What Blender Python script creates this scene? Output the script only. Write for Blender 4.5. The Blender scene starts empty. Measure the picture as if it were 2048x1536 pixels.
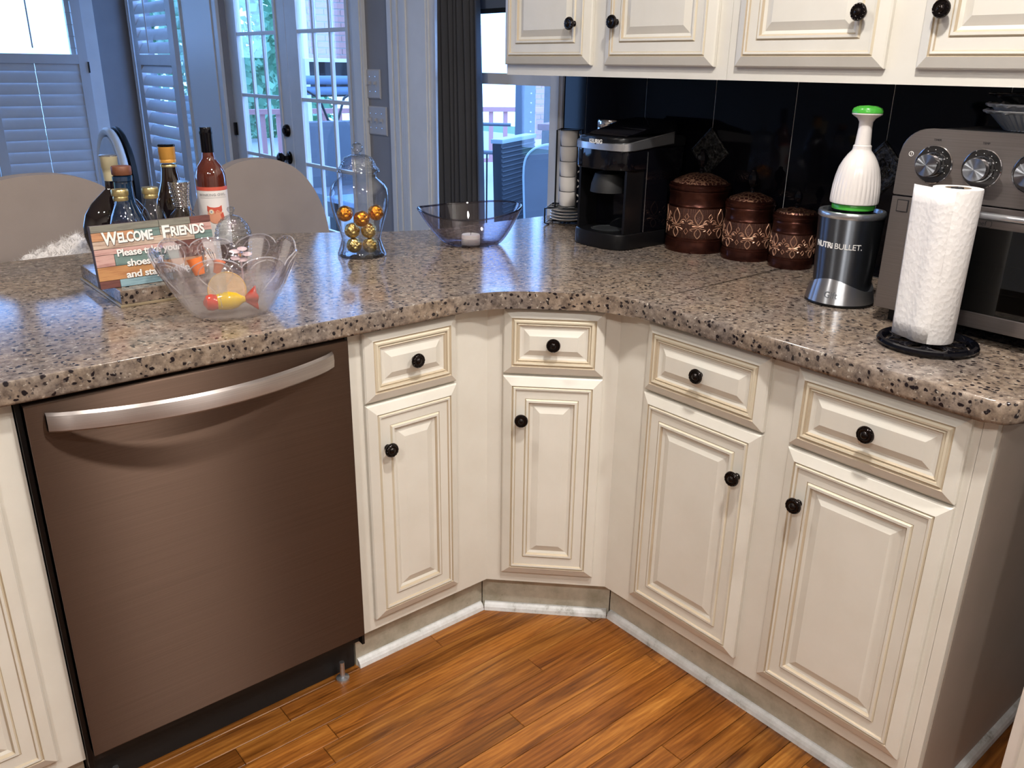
import bpy, bmesh, math, random
from mathutils import Vector, Matrix
R=math.radians; PI=math.pi
random.seed(7)
sc=bpy.context.scene
COL=sc.collection

# ---------------------------------------------------------------- camera, world, lights, exposure
CAM_LOC=(-0.1862,-1.4842,1.3775); YAW=39.972; PITCH=-20.666; ROLL=0.852; FPX=1681.1
def cam_basis():
    y,p,r=R(YAW),R(PITCH),R(ROLL)
    fw=Vector((math.sin(y)*math.cos(p),math.cos(y)*math.cos(p),math.sin(p)))
    rt=Vector((math.cos(y),-math.sin(y),0)); up=rt.cross(fw)
    return rt*math.cos(r)+up*math.sin(r), -rt*math.sin(r)+up*math.cos(r), fw
rt,up,fw=cam_basis()
cd=bpy.data.cameras.new('camera'); cam=bpy.data.objects.new('camera',cd); COL.objects.link(cam)
cd.sensor_width=36; cd.lens=36*FPX/2048; cd.clip_start=0.02; cd.clip_end=200
m=Matrix((rt,up,-fw)).transposed().to_4x4(); m.translation=CAM_LOC; cam.matrix_world=m
sc.camera=cam
vs=sc.view_settings; vs.view_transform='Standard'; vs.look='None'; vs.gamma=1; vs.use_curve_mapping=False; vs.exposure=0.0
w=bpy.data.worlds.new('sky'); sc.world=w; w.use_nodes=True
bg=w.node_tree.nodes['Background']; bg.inputs[0].default_value=(0.24,0.465,1.0,1); bg.inputs[1].default_value=6.6
sc.cycles.use_denoising=True
sc.cycles.max_bounces=12; sc.cycles.transparent_max_bounces=24; sc.cycles.transmission_bounces=10
sc.cycles.sample_clamp_indirect=6
CEIL=2.62
LAMP_COL=(1.0,0.955,0.90)
LAMP_SPOTS=[(0.62,-1.02,34),(-1.25,-1.7,34),(0.15,0.10,13),(1.05,-1.95,28),(-0.6,-2.4,20)]
LAMP_WHERE=['in front of the corner cabinet','left of the camera','above the peninsula','behind the right-hand run','at the back of the kitchen']
def area(name,loc,size,power,color,rot=(0,0,0),shape='DISK',sy=None,portal=False):
    l=bpy.data.lights.new(name,'AREA'); l.shape=shape; l.size=size
    if sy: l.size_y=sy
    l.energy=power; l.color=color; o=bpy.data.objects.new(name,l); COL.objects.link(o); o.location=loc; o.rotation_euler=rot
    if portal: l.cycles.is_portal=True
    return o
for i,(x,y,p) in enumerate(LAMP_SPOTS):
    area('ceiling_lamp_light',(x,y,CEIL-0.03),0.13,p,LAMP_COL)
# portals at the openings of the right wall (sampling aid only, they give no light themselves)
area('sky_portal',(1.94,1.03,1.3),1.7,1,(1,1,1),(0,R(90),0),'RECTANGLE',0.66,True)
area('sky_portal',(1.94,2.73,1.03),2.0,1,(1,1,1),(0,R(90),0),'RECTANGLE',1.5,True)
area('sky_portal',(1.94,4.525,1.35),1.7,1,(1,1,1),(0,R(90),0),'RECTANGLE',0.95,True)
area('sky_portal',(-1.725,5.24,1.35),1.95,1,(1,1,1),(R(-90),0,0),'RECTANGLE',1.7,True)
area('sky_portal',(0.835,5.24,1.35),1.27,1,(1,1,1),(R(-90),0,0),'RECTANGLE',1.7,True)

# ---------------------------------------------------------------- materials
def mat(name,color=(.8,.8,.8),rough=.5,metal=0.0,**k):
    m=bpy.data.materials.new(name); m.use_nodes=True
    b=m.node_tree.nodes['Principled BSDF']
    b.inputs['Base Color'].default_value=(*color,1); b.inputs['Roughness'].default_value=rough; b.inputs['Metallic'].default_value=metal
    for a,v in k.items():
        b.inputs[a.replace('_',' ')].default_value=v
    return m
def nd(m,t,**k):
    n=m.node_tree.nodes.new(t)
    for a,v in k.items():
        if a in n.inputs.keys(): n.inputs[a].default_value=v
        else: setattr(n,a,v)
    return n
def lk(m,a,ao,b,bi): m.node_tree.links.new(a.outputs[ao],b.inputs[bi])
def coords(m,kind='Object',scale=(1,1,1)):
    t=nd(m,'ShaderNodeTexCoord'); mp=nd(m,'ShaderNodeMapping'); mp.inputs['Scale'].default_value=scale
    lk(m,t,kind,mp,'Vector'); return mp
def worldco(m,scale=(1,1,1)):
    g=nd(m,'ShaderNodeNewGeometry'); mp=nd(m,'ShaderNodeMapping'); mp.inputs['Scale'].default_value=scale
    lk(m,g,'Position',mp,'Vector'); return mp
def noise(m,co,scale,detail=4,rough=.55,out='Fac'):
    n=nd(m,'ShaderNodeTexNoise'); n.inputs['Scale'].default_value=scale; n.inputs['Detail'].default_value=detail; n.inputs['Roughness'].default_value=rough
    lk(m,co,'Vector',n,'Vector'); return n
def ramp(m,src,so,stops):
    r=nd(m,'ShaderNodeValToRGB'); e=r.color_ramp.elements
    while len(e)<len(stops): e.new(0.5)
    for i,(p,c) in enumerate(stops): e[i].position=p; e[i].color=(*c,1) if len(c)==3 else c
    lk(m,src,so,r,'Fac'); return r
def bump(m,src,so,strength=.2,dist=.002):
    b=nd(m,'ShaderNodeBump'); b.inputs['Strength'].default_value=strength; b.inputs['Distance'].default_value=dist
    lk(m,src,so,b,'Height'); p=m.node_tree.nodes['Principled BSDF']; lk(m,b,'Normal',p,'Normal'); return b
def mixc(m,fac,fo,a,b,mode='MIX'):
    n=nd(m,'ShaderNodeMix'); n.data_type='RGBA'; n.blend_type=mode
    if fac is None: n.inputs[0].default_value=fo
    else: lk(m,fac,fo,n,0)
    for i,s in ((6,a),(7,b)):
        if isinstance(s,tuple) and len(s)==3 and not hasattr(s[0],'outputs'): n.inputs[i].default_value=(*s,1)
        else: m.node_tree.links.new(s[0].outputs[s[1]],n.inputs[i])
    return n
P=lambda m:m.node_tree.nodes['Principled BSDF']

def paint(name,c1,c2,rough=.42):
    m=mat(name,c1,rough); co=worldco(m,(1,1,1)); n=noise(m,co,9,5); r=ramp(m,n,'Fac',[(.35,c1),(.75,c2)]); lk(m,r,'Color',P(m),'Base Color')
    n2=noise(m,co,120,2); bump(m,n2,'Fac',.06,.001); return m
cream=paint('cream_paint',(.74,.71,.64),(.69,.655,.58))
def mk_kick():
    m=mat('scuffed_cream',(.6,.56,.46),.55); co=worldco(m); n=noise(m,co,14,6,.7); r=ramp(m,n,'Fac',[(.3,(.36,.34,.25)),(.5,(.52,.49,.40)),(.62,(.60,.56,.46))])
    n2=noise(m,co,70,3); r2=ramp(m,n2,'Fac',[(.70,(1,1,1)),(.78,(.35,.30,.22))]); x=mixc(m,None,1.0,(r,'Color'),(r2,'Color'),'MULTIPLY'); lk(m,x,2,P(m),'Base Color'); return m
kickm=mk_kick()
glaze=mat('cream_glaze',(.52,.43,.31),.5)
glaze2=mat('cream_glaze_light',(.71,.64,.50),.45)
wtrim=paint('white_trim',(.74,.75,.77),(.68,.69,.71),.45)
def mk_trim():
    m=mat('scuffed_white_trim',(.7,.71,.7),.45); co=worldco(m); n=noise(m,co,18,6,.7); r=ramp(m,n,'Fac',[(.30,(.28,.27,.24)),(.42,(.60,.61,.60)),(.6,(.74,.75,.76))]); lk(m,r,'Color',P(m),'Base Color'); return m
scuff=mk_trim()
bronze=mat('dark_bronze',(.012,.008,.007),.16,.6)
blackp=mat('black_plastic',(.006,.006,.007),.30,0,Specular_IOR_Level=.30)
blackm=mat('black_matt',(.010,.010,.011),.6)
blackgloss=mat('black_gloss',(.003,.003,.005),.08,0,Specular_IOR_Level=.38)
def mk_granite():
    m=mat('granite',(.5,.42,.35),.13); P(m).inputs['Specular IOR Level'].default_value=.38
    co=worldco(m,(1,1.0,1)); a=noise(m,co,62,6,.65); base=ramp(m,a,'Fac',[(.30,(.07,.055,.046)),(.40,(.155,.125,.104)),(.54,(.245,.20,.165)),(.68,(.35,.30,.25))])
    # rusty and grey clouds
    b=noise(m,co,7,3); tint=ramp(m,b,'Fac',[(.35,(.86,.86,.90)),(.6,(1.05,.97,.88))]); x=mixc(m,None,1.0,(base,'Color'),(tint,'Color'),'MULTIPLY')
    # dark crystals
    v=nd(m,'ShaderNodeTexVoronoi'); v.inputs['Scale'].default_value=95; dn=noise(m,co,60,2,out='Color'); 
    wob=nd(m,'ShaderNodeVectorMath',operation='MULTIPLY_ADD'); lk(m,dn,'Color',wob,0); wob.inputs[1].default_value=(.014,.014,.014); lk(m,co,'Vector',wob,2); lk(m,wob,'Vector',v,'Vector')
    sel=ramp(m,v,'Distance',[(.30,(1,1,1)),(.40,(0,0,0))])
    sv=nd(m,'ShaderNodeSeparateColor'); lk(m,v,'Color',sv,'Color'); pick=ramp(m,sv,'Red',[(.36,(1,1,1)),(.40,(0,0,0))])
    f=mixc(m,None,1.0,(sel,'Color'),(pick,'Color'),'MULTIPLY')
    y=mixc(m,f,2,(x,2),(.016,.012,.014)) 
    v2=noise(m,co,150,3,.6); s2=ramp(m,v2,'Fac',[(.60,(0,0,0)),(.68,(1,1,1))]); z=mixc(m,s2,'Color',(y,2),(.09,.075,.07))
    v3=noise(m,co,110,2); s3=ramp(m,v3,'Fac',[(.28,(1,1,1)),(.36,(0,0,0))]); z2=mixc(m,s3,'Color',(z,2),(.44,.39,.33))
    lk(m,z2,2,P(m),'Base Color'); return m
granite=mk_granite()
def mk_oak():
    m=mat('oak',(.5,.25,.1),.30); P(m).inputs['Specular IOR Level'].default_value=.45
    oi=nd(m,'ShaderNodeObjectInfo'); g=nd(m,'ShaderNodeNewGeometry')
    off=nd(m,'ShaderNodeVectorMath',operation='MULTIPLY_ADD'); off.inputs[1].default_value=(7,13,3)
    cmb=nd(m,'ShaderNodeCombineXYZ'); 
    for i in range(3): lk(m,oi,'Random',cmb,i)
    lk(m,cmb,'Vector',off,0); lk(m,g,'Position',off,2)
    mp=nd(m,'ShaderNodeMapping'); mp.inputs['Scale'].default_value=(1.1,14,14); lk(m,off,'Vector',mp,'Vector')
    n=noise(m,mp,3.2,8,.62); n.inputs['Distortion'].default_value=.9
    grain=ramp(m,n,'Fac',[(.30,(.11,.036,.006)),(.44,(.24,.090,.017)),(.56,(.34,.135,.027)),(.72,(.46,.215,.050))])
    wv=nd(m,'ShaderNodeTexWave'); wv.wave_type='BANDS'; wv.bands_direction='Y'; wv.inputs['Scale'].default_value=9; wv.inputs['Distortion'].default_value=9; wv.inputs['Detail'].default_value=3; wv.inputs['Detail Scale'].default_value=.7
    mp2=nd(m,'ShaderNodeMapping'); mp2.inputs['Scale'].default_value=(.55,3.6,1); lk(m,off,'Vector',mp2,'Vector'); lk(m,mp2,'Vector',wv,'Vector')
    rr=ramp(m,wv,'Fac',[(.30,(.62,.50,.40)),(.55,(1,1,1))]); x=mixc(m,None,.42,(grain,'Color'),(rr,'Color'),'MULTIPLY')
    hue=ramp(m,oi,'Random',[(0,(.50,.44,.38)),(.2,(.90,.88,.80)),(.45,(.72,.62,.52)),(.65,(1.15,1.10,.98)),(.85,(.66,.55,.46)),(1,(1.02,.90,.78))]); y=mixc(m,None,1.0,(x,2),(hue,'Color'),'MULTIPLY')
    mp3=nd(m,'ShaderNodeMapping'); mp3.inputs['Scale'].default_value=(14,220,10); lk(m,off,'Vector',mp3,'Vector')
    f=noise(m,mp3,1.0,3); fr=ramp(m,f,'Fac',[(.35,(.72,.62,.55)),(.5,(1,1,1))]); zz=mixc(m,None,.6,(y,2),(fr,'Color'),'MULTIPLY')
    lk(m,zz,2,P(m),'Base Color'); bump(m,f,'Fac',.12,.0006); return m
oak=mk_oak()
gapm=mat('floor_gap',(.05,.022,.008),.7)
wallm=paint('greige_wall',(.30,.30,.325),(.275,.275,.30),.7)
wallk=paint('kitchen_wall',(.52,.47,.41),(.50,.45,.39),.7)
ceilm=paint('ceiling_white',(.75,.73,.70),(.72,.70,.67),.8)
endm=paint('end_panel_beige',(.46,.40,.35),(.42,.37,.32),.5)
steelb=mat('bronze_steel',(.24,.165,.135),.34,.95,Anisotropic=.85)
ANR=.25
def mk_brushed(name,c,rough,dirscale,an=.6,metal=.95):
    m=mat(name,c,rough,metal); P(m).inputs['Anisotropic'].default_value=an
    t=nd(m,'ShaderNodeTangent'); t.direction_type='UV_MAP'; t.uv_map='UVMap'; lk(m,t,'Tangent',P(m),'Tangent'); P(m).inputs['Anisotropic Rotation'].default_value=ANR
    co=coords(m,'Object',dirscale); n=noise(m,co,1,2); r=ramp(m,n,'Fac',[(.3,tuple(a*.90 for a in c)),(.7,tuple(min(1,a*1.08) for a in c))]); lk(m,r,'Color',P(m),'Base Color'); return m
dwsteel=mk_brushed('dishwasher_steel',(.125,.083,.062),.37,(3,3,700),1.0)
dwhandle=mk_brushed('dishwasher_handle_steel',(.50,.45,.43),.36,(3,3,600),.9)
ovsteel=mk_brushed('oven_steel',(.27,.24,.23),.33,(3,3,500),.85)
chrome=mat('chrome',(.8,.8,.82),.07,1)
satin=mat('satin_silver',(.62,.64,.68),.26,.9)
def mk_radial(name,c,rough):
    m=mat(name,c,rough,.95,Anisotropic=1.0,Anisotropic_Rotation=.25); t=nd(m,'ShaderNodeTangent'); t.direction_type='RADIAL'; t.axis='Z'; lk(m,t,'Tangent',P(m),'Tangent'); return m
gunmetal=mk_radial('gunmetal',(.15,.165,.19),.38); satinr=mk_radial('satin_round',(.60,.62,.66),.36)
goldm=mat('gold_cap',(.62,.50,.24),.3,.85)
def mk_foilball(name,c):
    m=mat(name,c,.16,1.0); co=coords(m,'Object'); v=nd(m,'ShaderNodeTexVoronoi'); v.inputs['Scale'].default_value=130; lk(m,co,'Vector',v,'Vector')
    n=noise(m,co,90,4,.7); x=mixc(m,None,.5,(v,'Distance'),(n,'Fac')); bump(m,x,2,1.0,.006); return m
goldball=mk_foilball('gold_foil',(.85,.62,.22)); orangeball=mk_foilball('orange_foil',(.85,.32,.03))
def mk_glass(name,tint=(.96,.97,.98),edge=(.42,.46,.52),rough=.0,extra=0.0,bumps=0):
    """thin clear glass: see-through, darker at grazing view, mirror reflection by Fresnel"""
    m=bpy.data.materials.new(name); m.use_nodes=True; nt=m.node_tree; nt.nodes.clear()
    out=nd(m,'ShaderNodeOutputMaterial'); tr=nd(m,'ShaderNodeBsdfTransparent'); gl=nd(m,'ShaderNodeBsdfGlossy'); gl.inputs['Roughness'].default_value=rough
    lw=nd(m,'ShaderNodeLayerWeight'); lw.inputs['Blend'].default_value=.35
    r=nd(m,'ShaderNodeValToRGB'); r.color_ramp.elements[0].position=.25; r.color_ramp.elements[0].color=(*tint,1); r.color_ramp.elements[1].position=.95; r.color_ramp.elements[1].color=(*edge,1)
    lk(m,lw,'Facing',r,'Fac'); lk(m,r,'Color',tr,'Color')
    l2=nd(m,'ShaderNodeLayerWeight'); l2.inputs['Blend'].default_value=.5; fr=l2
    pw=nd(m,'ShaderNodeMath',operation='POWER'); lk(m,l2,'Facing',pw,0); pw.inputs[1].default_value=4.5
    ad=nd(m,'ShaderNodeMath',operation='MULTIPLY_ADD'); ad.use_clamp=True; lk(m,pw,'Value',ad,0); ad.inputs[1].default_value=.9; ad.inputs[2].default_value=.04+extra
    mx=nd(m,'ShaderNodeMixShader'); lk(m,ad,'Value',mx,'Fac'); lk(m,tr,'BSDF',mx,1); lk(m,gl,'BSDF',mx,2); lk(m,mx,'Shader',out,'Surface')
    if bumps:
        co=coords(m,'Object'); n=nd(m,'ShaderNodeTexVoronoi'); n.inputs['Scale'].default_value=bumps; lk(m,co,'Vector',n,'Vector')
        b=nd(m,'ShaderNodeBump'); b.inputs['Strength'].default_value=.5; b.inputs['Distance'].default_value=.003; lk(m,n,'Distance',b,'Height')
        for q_ in (gl,fr,lw): lk(m,b,'Normal',q_,'Normal')
    return m
glass=mk_glass('clear_glass',edge=(.30,.34,.40),extra=.05)
pane=mk_glass('pane_glass',(.97,.98,.98),(.85,.88,.9),extra=.02)
hamglass=mk_glass('dimpled_glass',(.93,.95,.96),(.35,.38,.42),.02,.12,170)
bowlglass=mk_glass('lilac_glass',(.90,.89,.93),(.30,.28,.36),.0,.06)
def mk_frost(name,c,alpha,rough=.3):
    m=bpy.data.materials.new(name); m.use_nodes=True; nt=m.node_tree; b=nt.nodes['Principled BSDF']; out=nt.nodes['Material Output']
    b.inputs['Base Color'].default_value=(*c,1); b.inputs['Roughness'].default_value=rough
    tr=nd(m,'ShaderNodeBsdfTransparent'); mx=nd(m,'ShaderNodeMixShader'); mx.inputs[0].default_value=alpha
    lk(m,tr,'BSDF',mx,1); lk(m,b,'BSDF',mx,2); lk(m,mx,'Shader',out,'Surface'); return m
frost=mk_frost('frosted_crystal',(.52,.47,.45),.29); frost2=mk_frost('frosted_petal',(.50,.46,.46),.34)
amberg=mk_frost('amber_disc_glass',(.85,.62,.35),.35,.1)
def mk_dark_glass(name,c,rough=.04): return mat(name,c,rough,0,Specular_IOR_Level=.7,Coat_Weight=1.0,Coat_Roughness=.03)
blackglass=mk_dark_glass('black_bottle_glass',(.010,.006,.006)); blueglass=mk_dark_glass('blue_bottle_glass',(.004,.022,.06))
rose=mat('rose_wine_glass',(.085,.017,.010),.05,0,Coat_Weight=1.0,Specular_IOR_Level=.7)
cola=mk_dark_glass('dark_liquor',(.05,.012,.012))
white=mat('white_ceramic',(.74,.70,.66),.18); wplastic=mat('white_plastic',(.80,.75,.72),.24); green=mat('green_plastic',(.07,.42,.05),.25)
whitem=mat('white_paint_print',(.85,.83,.80),.5)
def mk_paper():
    m=mat('paper_towel',(.84,.81,.79),.9); co=coords(m,'Object'); v=nd(m,'ShaderNodeTexVoronoi'); v.inputs['Scale'].default_value=150; mp=coords(m,'Object',(1,1,.7)); lk(m,mp,'Vector',v,'Vector')
    n=noise(m,co,260,2); x=mixc(m,None,.35,(v,'Distance'),(n,'Fac')); bump(m,x,2,.6,.0018); return m
paper=mk_paper()
def mk_fabric(name,c,s=700,str_=.25):
    m=mat(name,c,.95); co=coords(m,'Object'); n=noise(m,co,s,2); bump(m,n,'Fac',str_,.001)
    n2=noise(m,co,5,3); r=ramp(m,n2,'Fac',[(.3,tuple(a*.88 for a in c)),(.7,c)]); lk(m,r,'Color',P(m),'Base Color'); return m
beige=mk_fabric('beige_linen',(.34,.28,.245)); charcoal=mk_fabric('charcoal_curtain',(.055,.055,.062),300); furm=mat('white_fur',(.78,.74,.72),.95)
bluefab=mk_fabric('pale_blue_fabric',(.66,.72,.80)); greyfab=mk_fabric('grey_outdoor_fabric',(.16,.17,.19))
def mk_copper():
    m=mat('brown_copper',(.12,.035,.020),.26,.75); co=coords(m,'Object'); n=noise(m,co,25,4); r=ramp(m,n,'Fac',[(.35,(.040,.012,.009)),(.7,(.095,.030,.019))]); lk(m,r,'Color',P(m),'Base Color'); return m
copper=mk_copper()
def mk_hatch():
    m=mat('hatched_copper',(.12,.06,.04),.4,.6); co=coords(m,'Object'); v=nd(m,'ShaderNodeTexVoronoi'); v.distance='CHEBYCHEV'; v.inputs['Scale'].default_value=330; v.inputs['Randomness'].default_value=.15; lk(m,co,'Vector',v,'Vector')
    r=ramp(m,v,'Distance',[(.30,(.035,.012,.010)),(.5,(.13,.055,.035))]); lk(m,r,'Color',P(m),'Base Color'); bump(m,v,'Distance',.8,.002); return m
hatch=mk_hatch()
def mk_scroll():
    m=mat('scroll_relief_copper',(.12,.05,.03),.35,.7); co=coords(m,'Object'); v=nd(m,'ShaderNodeTexVoronoi'); v.feature='DISTANCE_TO_EDGE'; v.inputs['Scale'].default_value=85; lk(m,co,'Vector',v,'Vector')
    r=ramp(m,v,'Distance',[(.03,(.35,.19,.12)),(.14,(.06,.018,.014))]); lk(m,r,'Color',P(m),'Base Color'); bump(m,v,'Distance',.8,.003); return m
scroll=mk_scroll()
relief=mat('rubbed_copper_edge',(.58,.33,.22),.32,.6)
tilem=mat('black_glass_tile',(.003,.003,.005),.05,0,Specular_IOR_Level=.16); grout=mat('pale_grout',(.85,.85,.88),.5)
def mk_medal():
    m=mat('embossed_black_tile',(.03,.03,.03),.3,.7); co=coords(m,'Object'); n=noise(m,co,130,3,.6); r=ramp(m,n,'Fac',[(.4,(.012,.012,.012)),(.65,(.09,.09,.09))]); lk(m,r,'Color',P(m),'Base Color'); bump(m,n,'Fac',.9,.004); return m
medal=mk_medal()
foil=mat('aluminium_foil',(.82,.82,.83),.42,.85)
switchm=mat('switch_plate_white',(.50,.50,.53),.4)
red=mat('red_glass',(.75,.05,.02),.08,0,Coat_Weight=1.0); yellow=mat('yellow_glass',(.95,.62,.01),.08,0,Coat_Weight=1.0); orange=mat('orange_ornament',(.85,.22,.06),.25)
wax=mat('white_wax',(.80,.74,.66),.5,0,Subsurface_Weight=.2)
woodleg=mat('dark_wood_leg',(.08,.04,.02),.4)
def plank_mats():
    out=[]
    for i,(a,b) in enumerate([((.22,.21,.17),(.14,.13,.11)),((.52,.26,.13),(.36,.16,.08)),((.55,.42,.33),(.36,.24,.18)),((.16,.055,.045),(.09,.03,.025)),((.16,.24,.22),(.10,.15,.14)),((.50,.25,.10),(.36,.15,.06)),((.26,.40,.45),(.16,.27,.32)),((.56,.34,.30),(.36,.17,.15)),((.38,.32,.26),(.20,.15,.12))]):
        m=mat('sign_plank_paint',a,.6); co=coords(m,'Object',(12,1,160)); n=noise(m,co,1,5,.7); r=ramp(m,n,'Fac',[(.38,b),(.52,a)]); lk(m,r,'Color',P(m),'Base Color'); out.append(m)
    return out
signm=plank_mats()
labelp=mat('label_paper',(.78,.73,.70),.6); labelr=mat('label_red',(.62,.10,.06),.5); labelg=mat('label_grey',(.30,.29,.30),.6); owlp=mat('label_salmon',(.75,.33,.20),.6)
lampe=mat('lamp_lens',(1,1,1),.5); P(lampe).inputs['Emission Color'].default_value=(1,.86,.70,1); P(lampe).inputs['Emission Strength'].default_value=8
brickm=mat('red_brick',(.50,.26,.22),.9); mortar=mat('mortar',(.5,.46,.42),.9); deckm=mat('deck_boards',(.42,.42,.40),.8); railm=mat('red_rail_paint',(.58,.27,.26),.7)
ironm=mat('dark_iron',(.03,.035,.04),.4,.5); leafm=mat('green_leaf',(.22,.48,.30),.7); sidingm=mat('grey_siding',(.10,.11,.12),.8); wickerm=mat('dark_wicker',(.03,.035,.045),.6); alum=mat('ladder_aluminium',(.45,.55,.6),.4,.3); plasw=mat('white_column_paint',(.8,.8,.8),.6)

# ---------------------------------------------------------------- mesh helpers
class MB:
    def __init__(s): s.v=[]; s.f=[]; s.m=[]; s.sm=[]
    def add(s,v,f,mi=0,smooth=False,M=None):
        o=len(s.v)
        for p in v:
            p=Vector(p); s.v.append(M@p if M else p)
        for q in f: s.f.append([i+o for i in q]); s.m.append(mi); s.sm.append(smooth)
        return s
    def box(s,x0,x1,y0,y1,z0,z1,mi=0,M=None,b=0.0):
        if x0>x1:x0,x1=x1,x0
        if y0>y1:y0,y1=y1,y0
        if z0>z1:z0,z1=z1,z0
        if b>0:
            bm=bmesh.new(); vs=[bm.verts.new((x,y,z)) for x in(x0,x1) for y in(y0,y1) for z in(z0,z1)]
            for q in ((0,1,3,2),(4,6,7,5),(0,4,5,1),(2,3,7,6),(0,2,6,4),(1,5,7,3)): bm.faces.new([vs[i] for i in q])
            bmesh.ops.bevel(bm,geom=bm.edges[:],offset=b,segments=2,affect='EDGES',profile=.7)
            return s.frombm(bm,mi,True,M,'box')
        v=[(x,y,z) for x in(x0,x1) for y in(y0,y1) for z in(z0,z1)]
        return s.add(v,[(0,1,3,2),(4,6,7,5),(0,4,5,1),(2,3,7,6),(0,2,6,4),(1,5,7,3)],mi,False,M)
    def frombm(s,bm,mi=0,smooth=True,M=None,flat=None):
        bm.verts.index_update(); bm.normal_update(); s.add([v.co[:] for v in bm.verts],[[v.index for v in f.verts] for f in bm.faces],mi,smooth,M)
        if flat:
            for k,f in enumerate(bm.faces):
                if (max(abs(c) for c in f.normal) if flat=='box' else abs(f.normal.z))>.9999: s.sm[len(s.sm)-len(bm.faces)+k]=False
        bm.free(); return s
    def lathe(s,prof,n=40,mi=0,M=None,cap0=True,cap1=True,smooth=True,a0=0,a1=2*PI):
        full=abs(a1-a0-2*PI)<1e-6; v=[]; f=[]; k=n if full else n+1
        for r,z in prof:
            for i in range(k):
                a=a0+(a1-a0)*i/n; v.append((r*math.cos(a),r*math.sin(a),z))
        for j in range(len(prof)-1):
            for i in range(n):
                i2=(i+1)%k if full else i+1
                f.append((j*k+i,j*k+i2,(j+1)*k+i2,(j+1)*k+i))
        if full:
            if cap0 and prof[0][0]>1e-6: f.append(list(range(k))[::-1])
            if cap1 and prof[-1][0]>1e-6: f.append([(len(prof)-1)*k+i for i in range(k)])
        return s.add(v,f,mi,smooth,M)
    def tube(s,pts,r,n=8,mi=0,M=None,closed=False,caps=True):
        pts=[Vector(p) for p in pts]; N=len(pts); v=[]; f=[]; prev=None
        for i,p in enumerate(pts):
            if closed: t=(pts[(i+1)%N]-pts[i-1])
            else: t=(pts[min(i+1,N-1)]-pts[max(i-1,0)])
            if t.length<1e-9: t=Vector((0,0,1))
            t.normalize()
            if prev is None: a=Vector((0,0,1)) if abs(t.z)<.9 else Vector((1,0,0)); u=t.cross(a).normalized()
            else: u=(prev-t*prev.dot(t)).normalized()
            prev=u; w=t.cross(u); rr=r[i] if isinstance(r,(list,tuple)) else r
            for k in range(n):
                a=2*PI*k/n; v.append(p+u*math.cos(a)*rr+w*math.sin(a)*rr)
        for i in range(N if closed else N-1):
            j=(i+1)%N
            for k in range(n): f.append((i*n+k,i*n+(k+1)%n,j*n+(k+1)%n,j*n+k))
        if caps and not closed: f.append(list(range(n))[::-1]); f.append([(N-1)*n+k for k in range(n)])
        return s.add(v,f,mi,True,M)
    def prism(s,poly,z0,z1,mi=0,M=None,b=0.0,seg=2):
        n=len(poly)
        if b>0:
            bm=bmesh.new(); lo=[bm.verts.new((x,y,z0)) for x,y in poly]; hi=[bm.verts.new((x,y,z1)) for x,y in poly]
            bm.faces.new(lo[::-1]); bm.faces.new(hi)
            for i in range(n): bm.faces.new((lo[i],lo[(i+1)%n],hi[(i+1)%n],hi[i]))
            es=[e for e in bm.edges if abs(e.verts[0].co.z-e.verts[1].co.z)<1e-6]
            bmesh.ops.bevel(bm,geom=es,offset=b,segments=seg,affect='EDGES',profile=.5)
            return s.frombm(bm,mi,True,M,'prism')
        v=[(x,y,z0) for x,y in poly]+[(x,y,z1) for x,y in poly]
        f=[list(range(n))[::-1],[n+i for i in range(n)]]+[(i,(i+1)%n,n+(i+1)%n,n+i) for i in range(n)]
        return s.add(v,f,mi,False,M)
    def panel(s,x0,x1,z0,z1,rings,M=None,back=0.0):
        """nested mitred mouldings facing -Y: rings=[(inset,out,mat_of_band_reaching_this_ring)]"""
        v=[];f=[];mi=[]
        R_=[(0,back,0)]+rings
        for ins,out,_ in R_: v+=[(x0+ins,-out,z0+ins),(x1-ins,-out,z0+ins),(x1-ins,-out,z1-ins),(x0+ins,-out,z1-ins)]
        for j in range(1,len(R_)):
            for k in range(4): f.append(((j-1)*4+k,(j-1)*4+(k+1)%4,j*4+(k+1)%4,j*4+k)); mi.append(R_[j][2])
        L=(len(R_)-1)*4; f.append((L,L+1,L+2,L+3)); mi.append(0); f.append((3,2,1,0)); mi.append(0)
        o=len(s.v)
        for p in v: p=Vector(p); s.v.append(M@p if M else p)
        for q,k in zip(f,mi): s.f.append([i+o for i in q]); s.m.append(k); s.sm.append(False)
        return s
    def build(s,name,mats,parent=None,loc=None,rot=None,uv=None,ang=38,fix=True):
        me=bpy.data.meshes.new(name); me.from_pydata([tuple(p) for p in s.v],[],s.f)
        if not isinstance(mats,(list,tuple)): mats=[mats]
        for mm in mats: me.materials.append(mm)
        for p,mi,sm in zip(me.polygons,s.m,s.sm): p.material_index=min(mi,len(mats)-1); p.use_smooth=sm
        bm=bmesh.new(); bm.from_mesh(me)
        if fix: bmesh.ops.recalc_face_normals(bm,faces=bm.faces)
        if any(s.sm):
            for e in bm.edges:
                if len(e.link_faces)==2 and (e.calc_face_angle(0)>R(ang) or not (e.link_faces[0].smooth and e.link_faces[1].smooth)): e.smooth=False
        if uv:
            L=bm.loops.layers.uv.new('UVMap')
            for f_ in bm.faces:
                for l in f_.loops: l[L].uv=(l.vert.co[uv[0]],l.vert.co[uv[1]])
        bm.to_mesh(me); bm.free()
        o=bpy.data.objects.new(name,me); COL.objects.link(o)
        if parent: o.parent=parent
        if loc is not None: o.location=loc
        if rot is not None: o.rotation_euler=rot
        return o
def tag(o,label,cat,group=None,kind=None):
    o['label']=label; o['category']=cat
    if group: o['group']=group
    if kind: o['kind']=kind
    return o
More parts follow.
